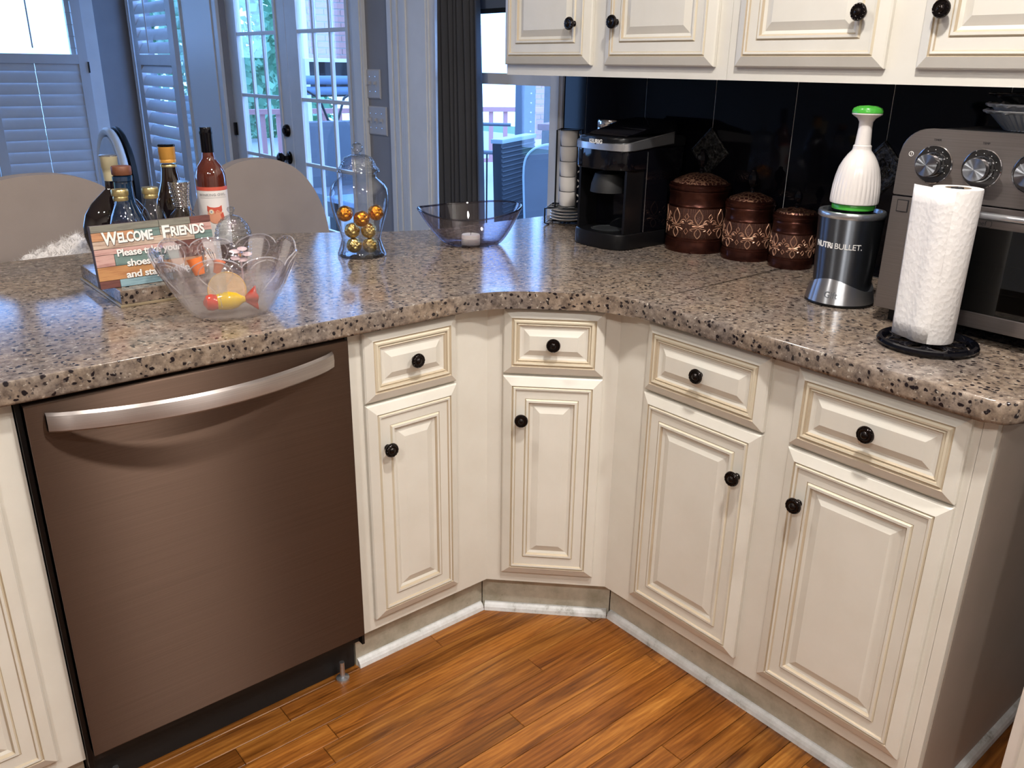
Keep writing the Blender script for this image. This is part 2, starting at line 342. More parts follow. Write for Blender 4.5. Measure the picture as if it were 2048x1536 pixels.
def thing(name,label,cat,loc=(0,0,0),rz=0,group=None,rot=None):
    o=bpy.data.objects.new(name,None); COL.objects.link(o); o.location=loc; o.rotation_euler=rot or (0,0,rz); o.empty_display_size=.05
    return tag(o,label,cat,group)
def struct(o,label=None,cat=None):
    o['kind']='structure'
    if label: o['label']=label
    if cat: o['category']=cat
    return o
def copytree(o,parent=None):
    c=o.copy(); COL.objects.link(c)
    if parent: c.parent=parent
    for ch in list(o.children): copytree(ch,c)
    return c
def T(x=0,y=0,z=0): return Matrix.Translation((x,y,z))
def RX(a): return Matrix.Rotation(a,4,'X')
def RY(a): return Matrix.Rotation(a,4,'Y')
def RZ(a): return Matrix.Rotation(a,4,'Z')
def text_geo(txt,size,extrude=.0006,offset=0,spacing=1.0,align='CENTER'):
    cu=bpy.data.curves.new('lettering','FONT'); cu.body=txt; cu.size=size; cu.extrude=extrude; cu.offset=offset; cu.space_character=spacing; cu.align_x=align; cu.resolution_u=3
    ob=bpy.data.objects.new('lettering',cu); COL.objects.link(ob)
    dg=bpy.context.evaluated_depsgraph_get(); me=bpy.data.meshes.new_from_object(ob.evaluated_get(dg))
    v=[tuple(p.co) for p in me.vertices]; f=[list(p.vertices) for p in me.polygons]
    bpy.data.objects.remove(ob); bpy.data.curves.remove(cu); bpy.data.meshes.remove(me)
    return v,f
TXM=RX(R(90))   # text plane XY -> XZ, facing -Y

# ---------------------------------------------------------------- room shell
WX=1.81; WT=0.12
def wall_with_holes(name,axis,pos,t,a0,a1,z0,z1,holes,m):
    """axis 'x': plane x=pos..pos+t spanning y a0..a1 ; axis 'y': plane y=pos..pos+t spanning x"""
    mb=MB(); cuts=sorted(set([a0,a1]+[h for H in holes for h in H[:2]]))
    for u,v in zip(cuts[:-1],cuts[1:]):
        mid=(u+v)/2; hs=[H for H in holes if H[0]<mid<H[1]]
        spans=[(z0,z1)]
        for H in hs:
            ns=[]
            for p,q in spans:
                if H[2]>p: ns.append((p,min(q,H[2])))
                if H[3]<q: ns.append((max(p,H[3]),q))
            spans=ns
        for p,q in spans:
            if axis=='x': mb.box(pos,pos+t,u,v,p,q)
            else: mb.box(u,v,pos,pos+t,p,q)
    return struct(mb.build(name,m))
FZ=-0.012
fl=struct(MB().box(-3.2,WX+.1,-3.8,5.3,-0.15,FZ).build('floor',gapm),'honey oak strip floor of the kitchen','floor')
wall_with_holes('wall_right','x',WX,WT,-3.8,5.3,FZ,CEIL,[(.70,1.36,.45,2.15),(1.985,3.475,FZ,2.06),(4.05,5.0,.5,2.2)],wallm)
wall_with_holes('wall_far','y',5.1,.12,-3.2,WX,FZ,CEIL,[(-2.7,-.75,.5,2.2),(.20,1.47,.5,2.2)],wallm)
struct(MB().box(-3.3,-3.18,-3.8,5.3,FZ,CEIL).build('wall_left',wallk))
struct(MB().box(-3.2,WX,-3.9,-3.78,FZ,CEIL).build('wall_back',wallk))
struct(MB().box(-3.3,WX+.12,-3.9,5.3,CEIL,CEIL+.1).build('ceiling',ceilm))

# floor planks (one object each)
rnd=random.Random(11)
row=0; y=0.085
while y>-1.62:
    x=-.75-rnd.random()*.5
    while x<1.81:
        L=rnd.choice([.28,.4,.55,.7,.9])*rnd.uniform(.85,1.15); x1=min(x+L,1.805)
        if x1>-.7 and x1-x>.03:
            mb=MB(); z=rnd.uniform(-.0004,.0002); a,b,c,d=x+.0005,x1-.0005,y-.057+.0006,y-.0006; e=.0012
            v=[(a,c,FZ),(b,c,FZ),(b,d,FZ),(a,d,FZ),(a,c,z-e),(b,c,z-e),(b,d,z-e),(a,d,z-e),(a+e,c+e,z),(b-e,c+e,z),(b-e,d-e,z),(a+e,d-e,z)]
            f=[(0,1,5,4),(1,2,6,5),(2,3,7,6),(3,0,4,7),(4,5,9,8),(5,6,10,9),(6,7,11,10),(7,4,8,11),(8,9,10,11)]
            o=mb.add(v,f).build('plank',oak,fl)
        x=x1
        if x1>=1.805: break
    y-=.057

# ---------------------------------------------------------------- base cabinets
LC=.9805; DD=.3098; RR=.8192; C2=(1.1996,-.2191)
ZF0,ZF1=.1168,.864       # face frame
ZDT,ZDB,ZOT,ZOB=.8575,.699,.6925,.1486
DRW=[(0,.009,0),(.003,.012,0),(.020,.0195,0),(.022,.0165,1),(.024,.0165,1),(.027,.0205,2),(.031,.0200,2),(.033,.0160,1),(.036,.0185,2),(.039,.0150,1),(.044,.0135,0),(.048,.0135,0),(.062,.0195,0)]
DOR=[(0,.009,0),(.003,.012,0),(.022,.0195,0),(.024,.0160,1),(.027,.0205,2),(.031,.0200,0),(.033,.0165,1),(.034,.0165,0),(.054,.0165,0),(.055,.0150,1),(.058,.0195,2),(.063,.0195,0),(.066,.0140,1),(.067,.0140,0),(.073,.0120,0),(.090,.0185,0)]
PM=[cream,glaze,glaze2]
KNOB=[(.0055,0),(.0075,.001),(.0075,.003),(.005,.006),(.0048,.010),(.008,.0135),(.0150,.0165),(.0165,.019),(.0165,.021),(.0150,.0235),(.0135,.0228),(.0125,.0240),(.0090,.0245),(.0075,.0238),(.006,.0262),(.003,.0278),(0,.028)]
def knob(parent,x,out,z):
    mb=MB(); mb.lathe(KNOB,24)
    for k in range(14):   # rope edge beads
        a=2*PI*k/14; mb.lathe([(0,-.0013),(.0013,-.0004),(.0013,.0008),(0,.0016)],5,0,T(.0140*math.cos(a),.0140*math.sin(a),.0236))
    o=mb.build('knob',bronze,parent); o.location=(x,-out,z); o.rotation_euler=(R(90),0,0); return o
def front(parent,kind,x0,x1,z0,z1,rings,kx,kz,off=0.0):
    o=MB().panel(x0,x1,z0,z1,rings,T(0,-off,0),back=.0005).build(kind,PM,parent)
    knob(o,kx,off+.0155,kz) if kind=='drawer' else knob(o,kx,off+.0165,kz)
    return o
def frame_piece(parent,x0,x1,z0,z1): return MB().box(x0,x1,0,.02,z0,z1,b=.0008)
def face_frame(parent,x0,x1,opens,z0=ZF0,z1=ZF1):
    """one face frame mesh: stiles and rails around opens [(xa,xb,za,zb)]"""
    mb=MB(); xs=sorted(set([x0,x1]+[q for o in opens for q in o[:2]]))
    for a,b in zip(xs[:-1],xs[1:]):
        mid=(a+b)/2; os_=sorted([o for o in opens if o[0]<mid<o[1]],key=lambda o:o[2]); z=z0
        for o in os_: mb.box(a,b,0,.02,z,o[2]); z=o[3]
        mb.box(a,b,0,.02,z,z1)
    return mb.build('face_frame',cream,parent)
def base_cab(label,loc,rz,x0,x1,units,depth=.58,body=None,extra_kick=True):
    t=thing('base_cabinet',label,'cabinet',loc,rz)
    if body: MB().prism(body,ZF0,ZF1).build('carcass',endm,t)
    else: MB().box(x0+.002,x1-.002,.021,depth,ZF0,ZF1).build('carcass',endm,t)
    face_frame(t,x0,x1,[(a+.012,b-.012,ZDB+.012,ZDT-.012) for a,b,*_ in units]+[(a+.012,b-.012,ZOB+.012,ZOT-.012) for a,b,*_ in units])
    for a,b,kd in units:
        front(t,'drawer',a,b,ZDB,ZDT,DRW,(a+b)/2,(ZDT+ZDB)/2+.001)
        front(t,'door',a,b,ZOB,ZOT,DOR,kd,.588)
    return t
# toe kick boards and quarter rounds are children of their cabinet
def kick(t,x0,x1,q0,q1,k=.042):
    MB().box(x0,x1,k,k+.015,0,ZF0-.0005).build('toe_kick',kickm,t)
    pts=[(0,0),(.0,.021),(.004,.020),(.010,.016),(.014,.010),(.016,.0)]
    mb=MB(); v=[];n=len(pts)
    for x in (q0,q1): v+=[(x,k-a,b) for a,b in pts]
    f=[(i,(i+1)%n,n+(i+1)%n,n+i) for i in range(n)]+[list(range(n)),[n+i for i in range(n)][::-1]]
    mb.add(v,f).build('quarter_round',scuff,t)
cab=base_cab('cream glazed base cabinet at the far left, beyond the dishwasher',(0,0,0),0,-.86,0.0,[(-.83,-.47,-.50),(-.40,-.045,-.37)]); kick(cab,-.86,0,-.86,0)
cab=base_cab('narrow cream base cabinet between the dishwasher and the angled corner cabinet',(0,0,0),0,.61,LC,[(.6426,.8825,.687)],body=[(.612,.021),(LC-.002,.021),(LC-.002,.58),(.612,.58)]); kick(cab,.61,LC+.0165,.612,LC+.012)
a=R(-45)
def toloc(px,py,ox,oy,rz):
    dx,dy=px-ox,py-oy; c,s=math.cos(-rz),math.sin(-rz); return (dx*c-dy*s,dx*s+dy*c)
body=[toloc(px,py,LC,0,a) for px,py in [(LC+.016,.014),(C2[0]-.0+.016,C2[1]+.014),(1.795,C2[1]+.014),(1.795,.58),(LC+.016,.58)]]
cab=base_cab('angled cream corner base cabinet with one narrow door, in the inner corner',(LC,0,0),a,0,DD,[(.0388,.2745,.086)],body=body); kick(cab,-.016,DD+.016,-.009,DD+.009)
cab=base_cab('wide cream base cabinet with two doors under the toaster oven end of the counter',(C2[0],C2[1],0),R(-90),0,RR-.022,[(.0916,.4058,.365),(.4665,.7838,.510)]); kick(cab,-.016,RR-.02,-.012,RR-.0,.042)
MB().box(RR-.0215,RR,0,.60,ZF0-.0,ZF1,b=.0006).build('end_panel',[cream],cab)
MB().box(RR-.004,RR+.0015,.018,.60,0.0,ZF1-.002).build('side_skin',endm,cab)
mb=MB(); pts=[(0,0),(.0,.021),(.004,.020),(.010,.016),(.014,.010),(.016,.0)]; v=[];n=len(pts)
for yy in (.03,.60): v+=[(RR+.0015+a_,yy,b_) for a_,b_ in pts]
mb.add(v,[(i,(i+1)%n,n+(i+1)%n,n+i) for i in range(n)]+[list(range(n)),[n+i for i in range(n)][::-1]]).build('side_quarter_round',scuff,cab)

# ---------------------------------------------------------------- dishwasher
dw=thing('dishwasher','bronze-brown stainless dishwasher with a bowed bar handle','dishwasher',(0,0,0))
mb=MB(); x0,x1,z0,z1=.0115,.5985,.139,.8555
mb.box(x0,x1,-.030,-.003,z0,z1,b=.0022); mb.build('door_panel',dwsteel,dw,uv=(0,2))
MB().box(.006,.604,.004,.56,.10,.861).build('tub',blackm,dw)
MB().box(.004,.606,-.004,.004,.8570,.8632).build('top_trim',blackgloss,dw)
MB().box(.002,.0095,-.012,.004,.10,.862).build('side_gasket',blackp,dw); MB().box(.6005,.607,-.012,.004,.10,.862).build('side_gasket',blackp,dw)
MB().box(.004,.606,.045,.06,.001,.135).build('toe_grille',blackm,dw)
for fx in (.05,.56): MB().lathe([(.016,0),(.016,.006),(.006,.01),(.006,.05)],12).build('levelling_foot',satin,dw,loc=(fx,.02,0))
# bowed handle: a flat band swept along an arc
mb=MB(); N=28; v=[]
hx0,hx1=.040,.560
for i in range(N+1):
    t=i/N; x=hx0+(hx1-hx0)*t; s=math.sin(PI*t)**.75; out=.033+.056*s; zc=.8235-.004*math.sin(PI*t)
    h=.0175; th=.006
    prof=[(out+.0*th,zc-h),(out+th,zc-h*.75),(out+th+.002,zc),(out+th,zc+h*.75),(out,zc+h),(out-.004,zc+h*.6),(out-.004,zc-h*.6)]
    v+=[(x,-o,z) for o,z in prof]
K=7; f=[(i*K+k,i*K+(k+1)%K,(i+1)*K+(k+1)%K,(i+1)*K+k) for i in range(N) for k in range(K)]+[list(range(K)),[N*K+k for k in range(K)]]
mb.add(v,f,0,True); mb.build('handle',dwhandle,dw,uv=(0,2))

# ---------------------------------------------------------------- countertop (two slabs)
ZC=.905; TH=.040; o=.035
def arc_corner(p0,p1,p2,r,n=6):
    p0,p1,p2=[Vector(p) for p in (p0,p1,p2)]; d0=(p0-p1).normalized(); d1=(p2-p1).normalized(); a=p1+d0*r; b=p1+d1*r; out=[]
    for i in range(n+1):
        t=i/n; out.append(tuple(((1-t)**2)*a+2*(1-t)*t*p1+t*t*b))
    return out
A_=(LC+ -o*0.4142,-o); B_=(C2[0]-o,C2[1]-0.0+o*-.4142)
seamy=-.300
poly=[(-1.3,-o)]+arc_corner((-1.3,-o),A_,B_,.085)+arc_corner(A_,B_,(B_[0],-1.06),.085)+[(B_[0],seamy+.0003),(1.808,seamy+.0003),(1.808,.66)]+arc_corner((1.808,.66),(1.25,.662),(.83,.90),.10)+arc_corner((1.25,.662),(.83,.905),(-1.3,.92),.12)+[(-1.3,.92)]
ct=thing('countertop','speckled brown and beige granite worktop along both runs of base cabinets','countertop',(0,0,0))
MB().prism([tuple(p)[:2] for p in poly],ZC-TH,ZC,b=.007,seg=3).build('granite_slab',granite,ct)
poly2=[(B_[0],seamy-.0003)]+arc_corner((B_[0],seamy),(B_[0],-1.068),(1.808,-1.068),.045)+[(1.808,-1.068),(1.808,seamy-.0003)]
MB().prism([tuple(p)[:2] for p in poly2],ZC-TH,ZC,b=.007,seg=3).build('granite_slab',granite,ct)
# peninsula back panel under the bar overhang
struct(MB().box(-1.2,1.19,.585,.60,FZ,ZC-TH-.001).build('wall_peninsula',wallk))

# ---------------------------------------------------------------- backsplash tiles
bs=struct(MB().box(WX-.0105,WX-.0005,-1.10,.640,ZC+.001,1.356).build('wall_backsplash',grout))
edges=[.640,.536,.285,.033,-.219,-.471,-.723,-.975,-1.10]
for ya,yb in zip(edges[:-1],edges[1:]):
    MB().box(WX-.0125,WX-.0106,yb+.0011,ya-.0011,ZC+.0025,1.3545,b=.0006).build('tile',tilem,bs)
for yc,zc,s in ((.034,1.163,.0465),(-.471,1.163,.0465)):
    tl=thing('accent_tile','diamond-set embossed metal tile '+('above the largest canister' if yc>0 else 'half hidden behind the toaster oven'),'tile',(WX-.0127,yc,zc),R(-90),'embossed diamond tiles'); tl.rotation_euler=(0,0,R(-90))
    M=RY(R(45)); MB().panel(-s,s,-s,s,[(0,.003,0),(.003,.005,0),(.007,.005,0),(.009,.003,0)],M).build('plate',medal,tl)
    mb=MB()
    for k in range(8):
        a=2*PI*k/8; ux,uz=math.cos(a),math.sin(a); pts=[(ux*.003,-.004,uz*.003)]
        pts=[((.004+.020*t)*ux-.008*math.sin(PI*t)*uz*(1),-.0048,(.004+.020*t)*uz+.008*math.sin(PI*t)*ux) for t in [i/6 for i in range(7)]]; mb.tube(pts,.0012,5)
        pts=[((.004+.020*t)*ux+.008*math.sin(PI*t)*uz,-.0048,(.004+.020*t)*uz-.008*math.sin(PI*t)*ux) for t in [i/6 for i in range(7)]]; mb.tube(pts,.0012,5)
    mb.build('rosette',medal,tl)

# ---------------------------------------------------------------- upper cabinets (faces at x=1.47+.02)
UX=1.49; UZ0=1.356; UZ1=2.2
def upper(label,ya,yb,doors):
    t=thing('wall_cabinet',label,'cabinet',(UX,ya,0),R(-90)); W=ya-yb
    MB().box(.001,W-.001,.021,WX-UX-.001,UZ0+.02,UZ1).build('carcass',cream,t)
    face_frame(t,0,W,[(ya-p+.012,ya-q-.012,1.384+.012,2.15) for p,q,_ in doors],UZ0,UZ1)
    MB().box(0,.006,.02,WX-UX-.001,UZ0,UZ1).build('side_panel',cream,t)
    for p,q,k in doors: front(t,'door',ya-p,ya-q,1.384,2.165,DOR,ya-k,1.486)
    return t
upper('cream glazed wall cabinet beside the window with two doors and dark knobs',.560,-.228,[(.557,.203,.262),(.152,-.196,.108)])
upper('cream glazed wall cabinet above the toaster oven with two doors and dark knobs',-.229,-1.06,[(-.254,-.603,-.549),(-.666,-1.02,-.708)])
# tall white cabinet end that just enters at the lower right
tp=thing('pantry_cabinet','tall white cabinet side just entering at the lower right corner','cabinet',(1.205,-1.165,0))
MB().box(0,.598,-.7,0,0.0,2.3,b=.001).build('carcass',paint('pantry_white',(.72,.67,.62),(.68,.63,.58)),tp)
dd_=MB().panel(-.68,-.02,.12,2.2,DOR,RZ(R(90))@T(0,0,0)).build('door',PM,tp); dd_.rotation_euler=(0,0,R(-180)); dd_.location=(0,-.70,0)

# ---------------------------------------------------------------- window, french doors, shutters, trims on right wall
def casing(name,axis_y0,axis_y1,z0,z1,wd=.085,x=WX,t=.02,sill=True):
    mb=MB(); a,b=axis_y0,axis_y1
    for (p,q,r_,s_) in ((a-wd,a,z0,z1+wd),(b,b+wd,z0,z1+wd),(a,b,z1,z1+wd)):
        mb.box(x-t,x-.0005,p,q,r_,s_,b=.004)
    for yy in (a-wd+.012,b+wd-.022): mb.box(x-t-.006,x-t,yy,yy+.012,z0,z1+wd)
    if sill: mb.box(x-.05,x-.0005,a-wd,b+wd,z0-.03,z0,b=.004)
    return struct(mb.build(name,wtrim))
casing('trim_1',.70,1.36,.45,2.15,.060)
casing('trim_2',1.985,3.475,0,2.06,.085,sill=False)
casing('trim_3',4.05,5.0,.5,2.2,.045)
# window 1
w1=struct(MB().box(WX+.02,WX+.06,.70,.735,.45,2.15).box(WX+.02,WX+.06,1.325,1.36,.45,2.15).box(WX+.02,WX+.06,.735,1.325,.45,.50).box(WX+.02,WX+.06,.735,1.325,2.10,2.15).box(WX+.015,WX+.065,.735,1.325,1.318,1.356).build('window_1',wtrim))
MB().box(WX+.038,WX+.042,.735,1.325,.50,1.318).build('pane',pane,w1); MB().box(WX+.038,WX+.042,.735,1.325,1.356,2.10).build('pane',pane,w1)
rs=thing('roller_shade','blue-grey roller shade at the top of the window by the curtain','shade',(WX+.01,1.03,1.565))
MB().box(-.001,.001,-.29,.29,0,.56).build('cloth',mat('shade_cloth',(.14,.18,.26),.8),rs); MB().box(-.005,.005,-.29,.29,-.012,.004,b=.002).build('hem_bar',ironm,rs)
# pilaster between the window and the french doors
mb=MB(); mb.box(WX-.030,WX-.0005,1.41,1.54,FZ,CEIL,b=.002)
for i,(p,q,d) in enumerate(((1.54,1.56,.036),(1.565,1.585,.030),(1.585,1.61,.024),(1.615,1.63,.028),(1.63,1.66,.020),(1.665,1.695,.024))): mb.box(WX-d,WX-.0005,p,q,FZ,CEIL,b=.003)
struct(mb.build('trim_4',wtrim))
# curtain
cu=thing('curtain','charcoal pleated curtain hanging beside the window','curtain',(0,0,0)); mb=MB(); v=[];f=[]; N=90; zs=[i/16 for i in range(17)]
for t in zs:
    z=.06+2.36*t
    for i in range(N+1):
        s=i/N; wdt=.238*(1.0-.10*t+.05*math.sin(t*5)); y=1.272-wdt*s; x=WX-.052-.020*math.sin(s*2*PI*7+.6*math.sin(t*3))-.006*math.sin(s*31+t*4); v.append((x,y,z))
for j in range(16):
    for i in range(N): f.append((j*(N+1)+i,j*(N+1)+i+1,(j+1)*(N+1)+i+1,(j+1)*(N+1)+i))
mb.add(v,f,0,True); c_=mb.build('panel',charcoal,cu,fix=False); md=c_.modifiers.new('thick','SOLIDIFY'); md.thickness=.003
cr=thing('curtain_rod','dark curtain rod above the window','rod',(0,0,0)); MB().tube([(WX-.055,.60,2.46),(WX-.055,1.40,2.46)],.010,12).build('rod',ironm,cr)
for yy in (.62,1.39): MB().tube([(WX-.001,yy,2.46),(WX-.055,yy,2.46)],.006,8).build('bracket',ironm,cr)
# french doors
def leaf(name,y0,y1,gl0,gl1,label):
    d=struct(bpy.data.objects.new(name,None)); COL.objects.link(d); d.location=(WX+.03,0,0); d['label']=label; d['category']='door'
    mb=MB(); zb,zt=.265,1.84; t=.044
    t=.028; mb.box(0,t,y0,gl0,.01,2.05,b=.002); mb.box(0,t,gl1,y1,.01,2.05,b=.002); mb.box(0,t,gl0,gl1,.01,zb,b=.002); mb.box(0,t,gl0,gl1,zt,2.05,b=.002)
    mb.box(-.006,t,gl0-.016,gl0+.008,zb,zt,b=.003); mb.box(-.006,t,gl1-.008,gl1+.016,zb,zt,b=.003)
    mb.build('door_frame',wtrim,d)
    n=3; w=(gl1-gl0)
    for k in range(1,3):
        yy=gl0+w*k/3; MB().box(-.001,.016,yy-.009,yy+.009,zb,zt,b=.003).build('muntin',wtrim,d)
    for k in range(1,5):
        zz=zb+(zt-zb)*k/5; MB().box(-.003,.016,gl0,gl1,zz-.009,zz+.009,b=.003).build('muntin',wtrim,d)
    for i in range(3):
        for k in range(5):
            MB().box(.005,.008,gl0+w*i/3+.009,gl0+w*(i+1)/3-.009,zb+.315*k+.009,zb+.315*(k+1)-.009).build('pane',pane,d)
    return d
d1=leaf('door_1',1.992,2.728,2.115,2.605,'right leaf of the white french doors'); d2=leaf('door_2',2.734,3.468,2.845,3.335,'left leaf of the white french doors, with the dark knob and deadbolt')
mb=MB(); mb.lathe([(.033,0),(.033,.004),(.028,.008),(.012,.010),(.011,.030),(.020,.036),(.029,.048),(.029,.058),(.020,.066),(0,.068)],24,0,RY(R(-90))); mb.build('door_handle',bronze,d2,loc=(0,2.790,.912))
MB().lathe([(.032,0),(.032,.010),(.026,.018),(.014,.020),(.014,.026),(0,.027)],24,0,RY(R(-90))).build('deadbolt',bronze,d2,loc=(0,2.790,1.049))
MB().box(-.016,.0,3.442,3.462,.985,1.055,b=.002).build('hinge',bronze,d2); MB().box(-.016,0,1.985,2.003,.985,1.055,b=.002).build('hinge',bronze,d1)
MB().box(-.008,0,2.045,2.057,.93,1.03,b=.002).build('slide_bolt',bronze,d1)
# switch plates
def plate(label,yc,zc,n,wd):
    s=thing('switch_plate',label,'switch',(WX-.0005,yc,zc),R(-90)); MB().panel(-wd/2,wd/2,-.060,.060,[(0,.003,0),(.004,.006,0),(.006,.0065,0)]).build('plate',switchm,s)
    for k in range(n):
        x=(k-(n-1)/2)*.046
        MB().box(x-.005,x+.005,-.0085,-.006,-.012,.012).build('slot',switchm,s); MB().box(x-.0035,x+.0035,-.018,-.008,-.002,.010,b=.001).build('toggle',switchm,s)
        for zz in (-.030,.030): MB().lathe([(.0032,0),(.0032,.001),(0,.0014)],10,0,T(x,-.0064,zz)@RX(R(90))).build('screw',satin,s)
plate('double white switch plate, the upper of the two beside the french doors',1.853,1.300,2,.118)
plate('triple white switch plate, the lower of the two beside the french doors',1.835,1.150,3,.165)
# shutters
slatm=paint('shutter_white',(.62,.63,.66),(.58,.59,.62),.5)
def louvers(parent,n0,a0,a1,axis,pos,z0,z1,pitch,tilt,h=.078,mid=None):
    """one object per louver"""
    z=z0+pitch/2
    me=None
    while z<z1:
        segs=[(a0,a1)] if mid is None else [(a0,mid-.0015),(mid+.0015,a1)]
        for p,q in segs:
            n=10; ring=[]
            for k in range(n):
                a=2*PI*k/n; ring.append((math.cos(a)*h/2,math.sin(a)*.0045))
            L=q-p; v=[(-L/2,y_,z_) for y_,z_ in ring]+[(L/2,y_,z_) for y_,z_ in ring]; f=[(k,(k+1)%n,n+(k+1)%n,n+k) for k in range(n)]+[list(range(n)),[n+k for k in range(n)]]
            mb=MB().add(v,f,0,True); o=mb.build('louver',slatm,parent)
            c=(p+q)/2
            if axis=='y': o.location=(c,pos,z); o.rotation_euler=(R(tilt),0,0)
            else: o.location=(pos,c,z); o.rotation_euler=(R(tilt),0,R(-90))
        z+=pitch
# far window (window_2) with shutters
w2=struct(MB().box(.20,.25,5.12,5.16,.5,2.2).box(1.42,1.47,5.12,5.16,.5,2.2).box(.25,1.42,5.12,5.16,.5,.55).box(.25,1.42,5.12,5.16,2.15,2.2).build('window_2',wtrim))
MB().box(.25,1.42,5.138,5.142,.55,2.15).build('pane',pane,w2)
s2=thing('shutter','white plantation shutter over the far left window, louvers closed below the rail','shutter',(0,0,0))
mb=MB(); mb.box(.86,.92,5.055,5.085,.5,2.2,b=.002).box(1.44,1.50,5.055,5.085,.5,2.2,b=.002).box(.92,1.44,5.055,5.085,1.355,1.415,b=.002).box(.92,1.44,5.055,5.085,.5,.58,b=.002).box(.92,1.44,5.055,5.085,2.12,2.2,b=.002); mb.build('frame',slatm,s2)
louvers(s2,0,.92,1.44,'y',5.07,.58,1.355,.073,80,mid=1.17)
MB().tube([(1.17,5.035,1.45),(1.17,5.035,2.1)],.005,6).build('tilt_rod',slatm,s2)
for k in range(9):
    z=1.455+.073*k; MB().box(1.405,1.44,5.066,5.074,z-.003,z+.003).build('louver_stub',slatm,s2)  # louver ends only; lengths lost in the sky glare are left out of the shape
MB().box(1.495,1.503,5.046,5.056,1.30,1.37).build('hinge',ironm,s2)
s2b=copytree(s2); s2b.location=(-.645,0,0); s2b['label']='white plantation shutter at the left picture edge, left of the hinged far shutter'
struct(MB().box(1.503,1.585,5.072,5.0995,.42,2.28,b=.003).box(.1,.2,5.072,5.0995,.42,2.28,b=.003).box(.2,1.503,5.072,5.0995,2.2,2.28,b=.003).build('trim_5',wtrim))
w4=struct(MB().box(-2.7,-2.64,5.12,5.16,.5,2.2).box(-.81,-.75,5.12,5.16,.5,2.2).box(-2.64,-.81,5.12,5.16,.5,.55).box(-2.64,-.81,5.12,5.16,2.15,2.2).build('window_added_daylight',wtrim))  # added window out of view, gives the french doors more blue daylight
MB().box(-2.64,-.81,5.138,5.142,.55,2.15).build('pane',pane,w4)
struct(MB().box(WX-.016,WX-.0005,3.565,4.002,FZ,CEIL,b=.002).build('trim_6',mat('white_panel_paint',(.74,.76,.78),.45)))
# shutter on right wall window_3
w3=struct(MB().box(WX+.02,WX+.06,4.05,4.10,.5,2.2).box(WX+.02,WX+.06,4.95,5.0,.5,2.2).box(WX+.02,WX+.06,4.10,4.95,.5,.55).box(WX+.02,WX+.06,4.10,4.95,2.15,2.2).build('window_3',wtrim))
MB().box(WX+.038,WX+.042,4.10,4.95,.55,2.15).build('pane',pane,w3)
s3=thing('shutter','white plantation shutter on the side wall next to the french doors','shutter',(0,0,0))
mb=MB(); xs0,xs1=WX-.052,WX-.022
mb.box(xs0,xs1,4.10,4.19,.5,2.2,b=.002).box(xs0,xs1,4.78,4.87,.5,2.2,b=.002).box(xs0,xs1,4.19,4.78,1.355,1.42,b=.002).box(xs0,xs1,4.19,4.78,.5,.58,b=.002).box(xs0,xs1,4.19,4.78,2.12,2.2,b=.002); mb.build('frame',slatm,s3)
louvers(s3,0,4.19,4.78,'x',WX-.037,.58,1.355,.080,60)
louvers(s3,0,4.19,4.78,'x',WX-.037,1.42,2.12,.080,62)
MB().tube([(WX-.082,4.485,1.43),(WX-.082,4.485,2.1)],.005,6).build('tilt_rod',slatm,s3)

# ---------------------------------------------------------------- ceiling lamps
for i,(x,y,p) in enumerate(LAMP_SPOTS):
    t=thing('recessed_lamp','white recessed ceiling downlight '+LAMP_WHERE[i],'lamp',(x,y,CEIL),0,'recessed ceiling lamps')
    MB().lathe([(.075,0),(.098,0),(.098,-.008),(.075,-.012),(.072,-.004),(.075,0)],32).build('trim_ring',wtrim,t)
    MB().lathe([(0,-.003),(.073,-.003)],32).build('lens',lampe,t)

# ---------------------------------------------------------------- things on the right worktop
def polar(r,a,z): return (r*math.cos(a),r*math.sin(a),z)
CAMAZ=lambda x,y: math.atan2(CAM_LOC[1]-y,CAM_LOC[0]-x)   # heading from the thing to the camera
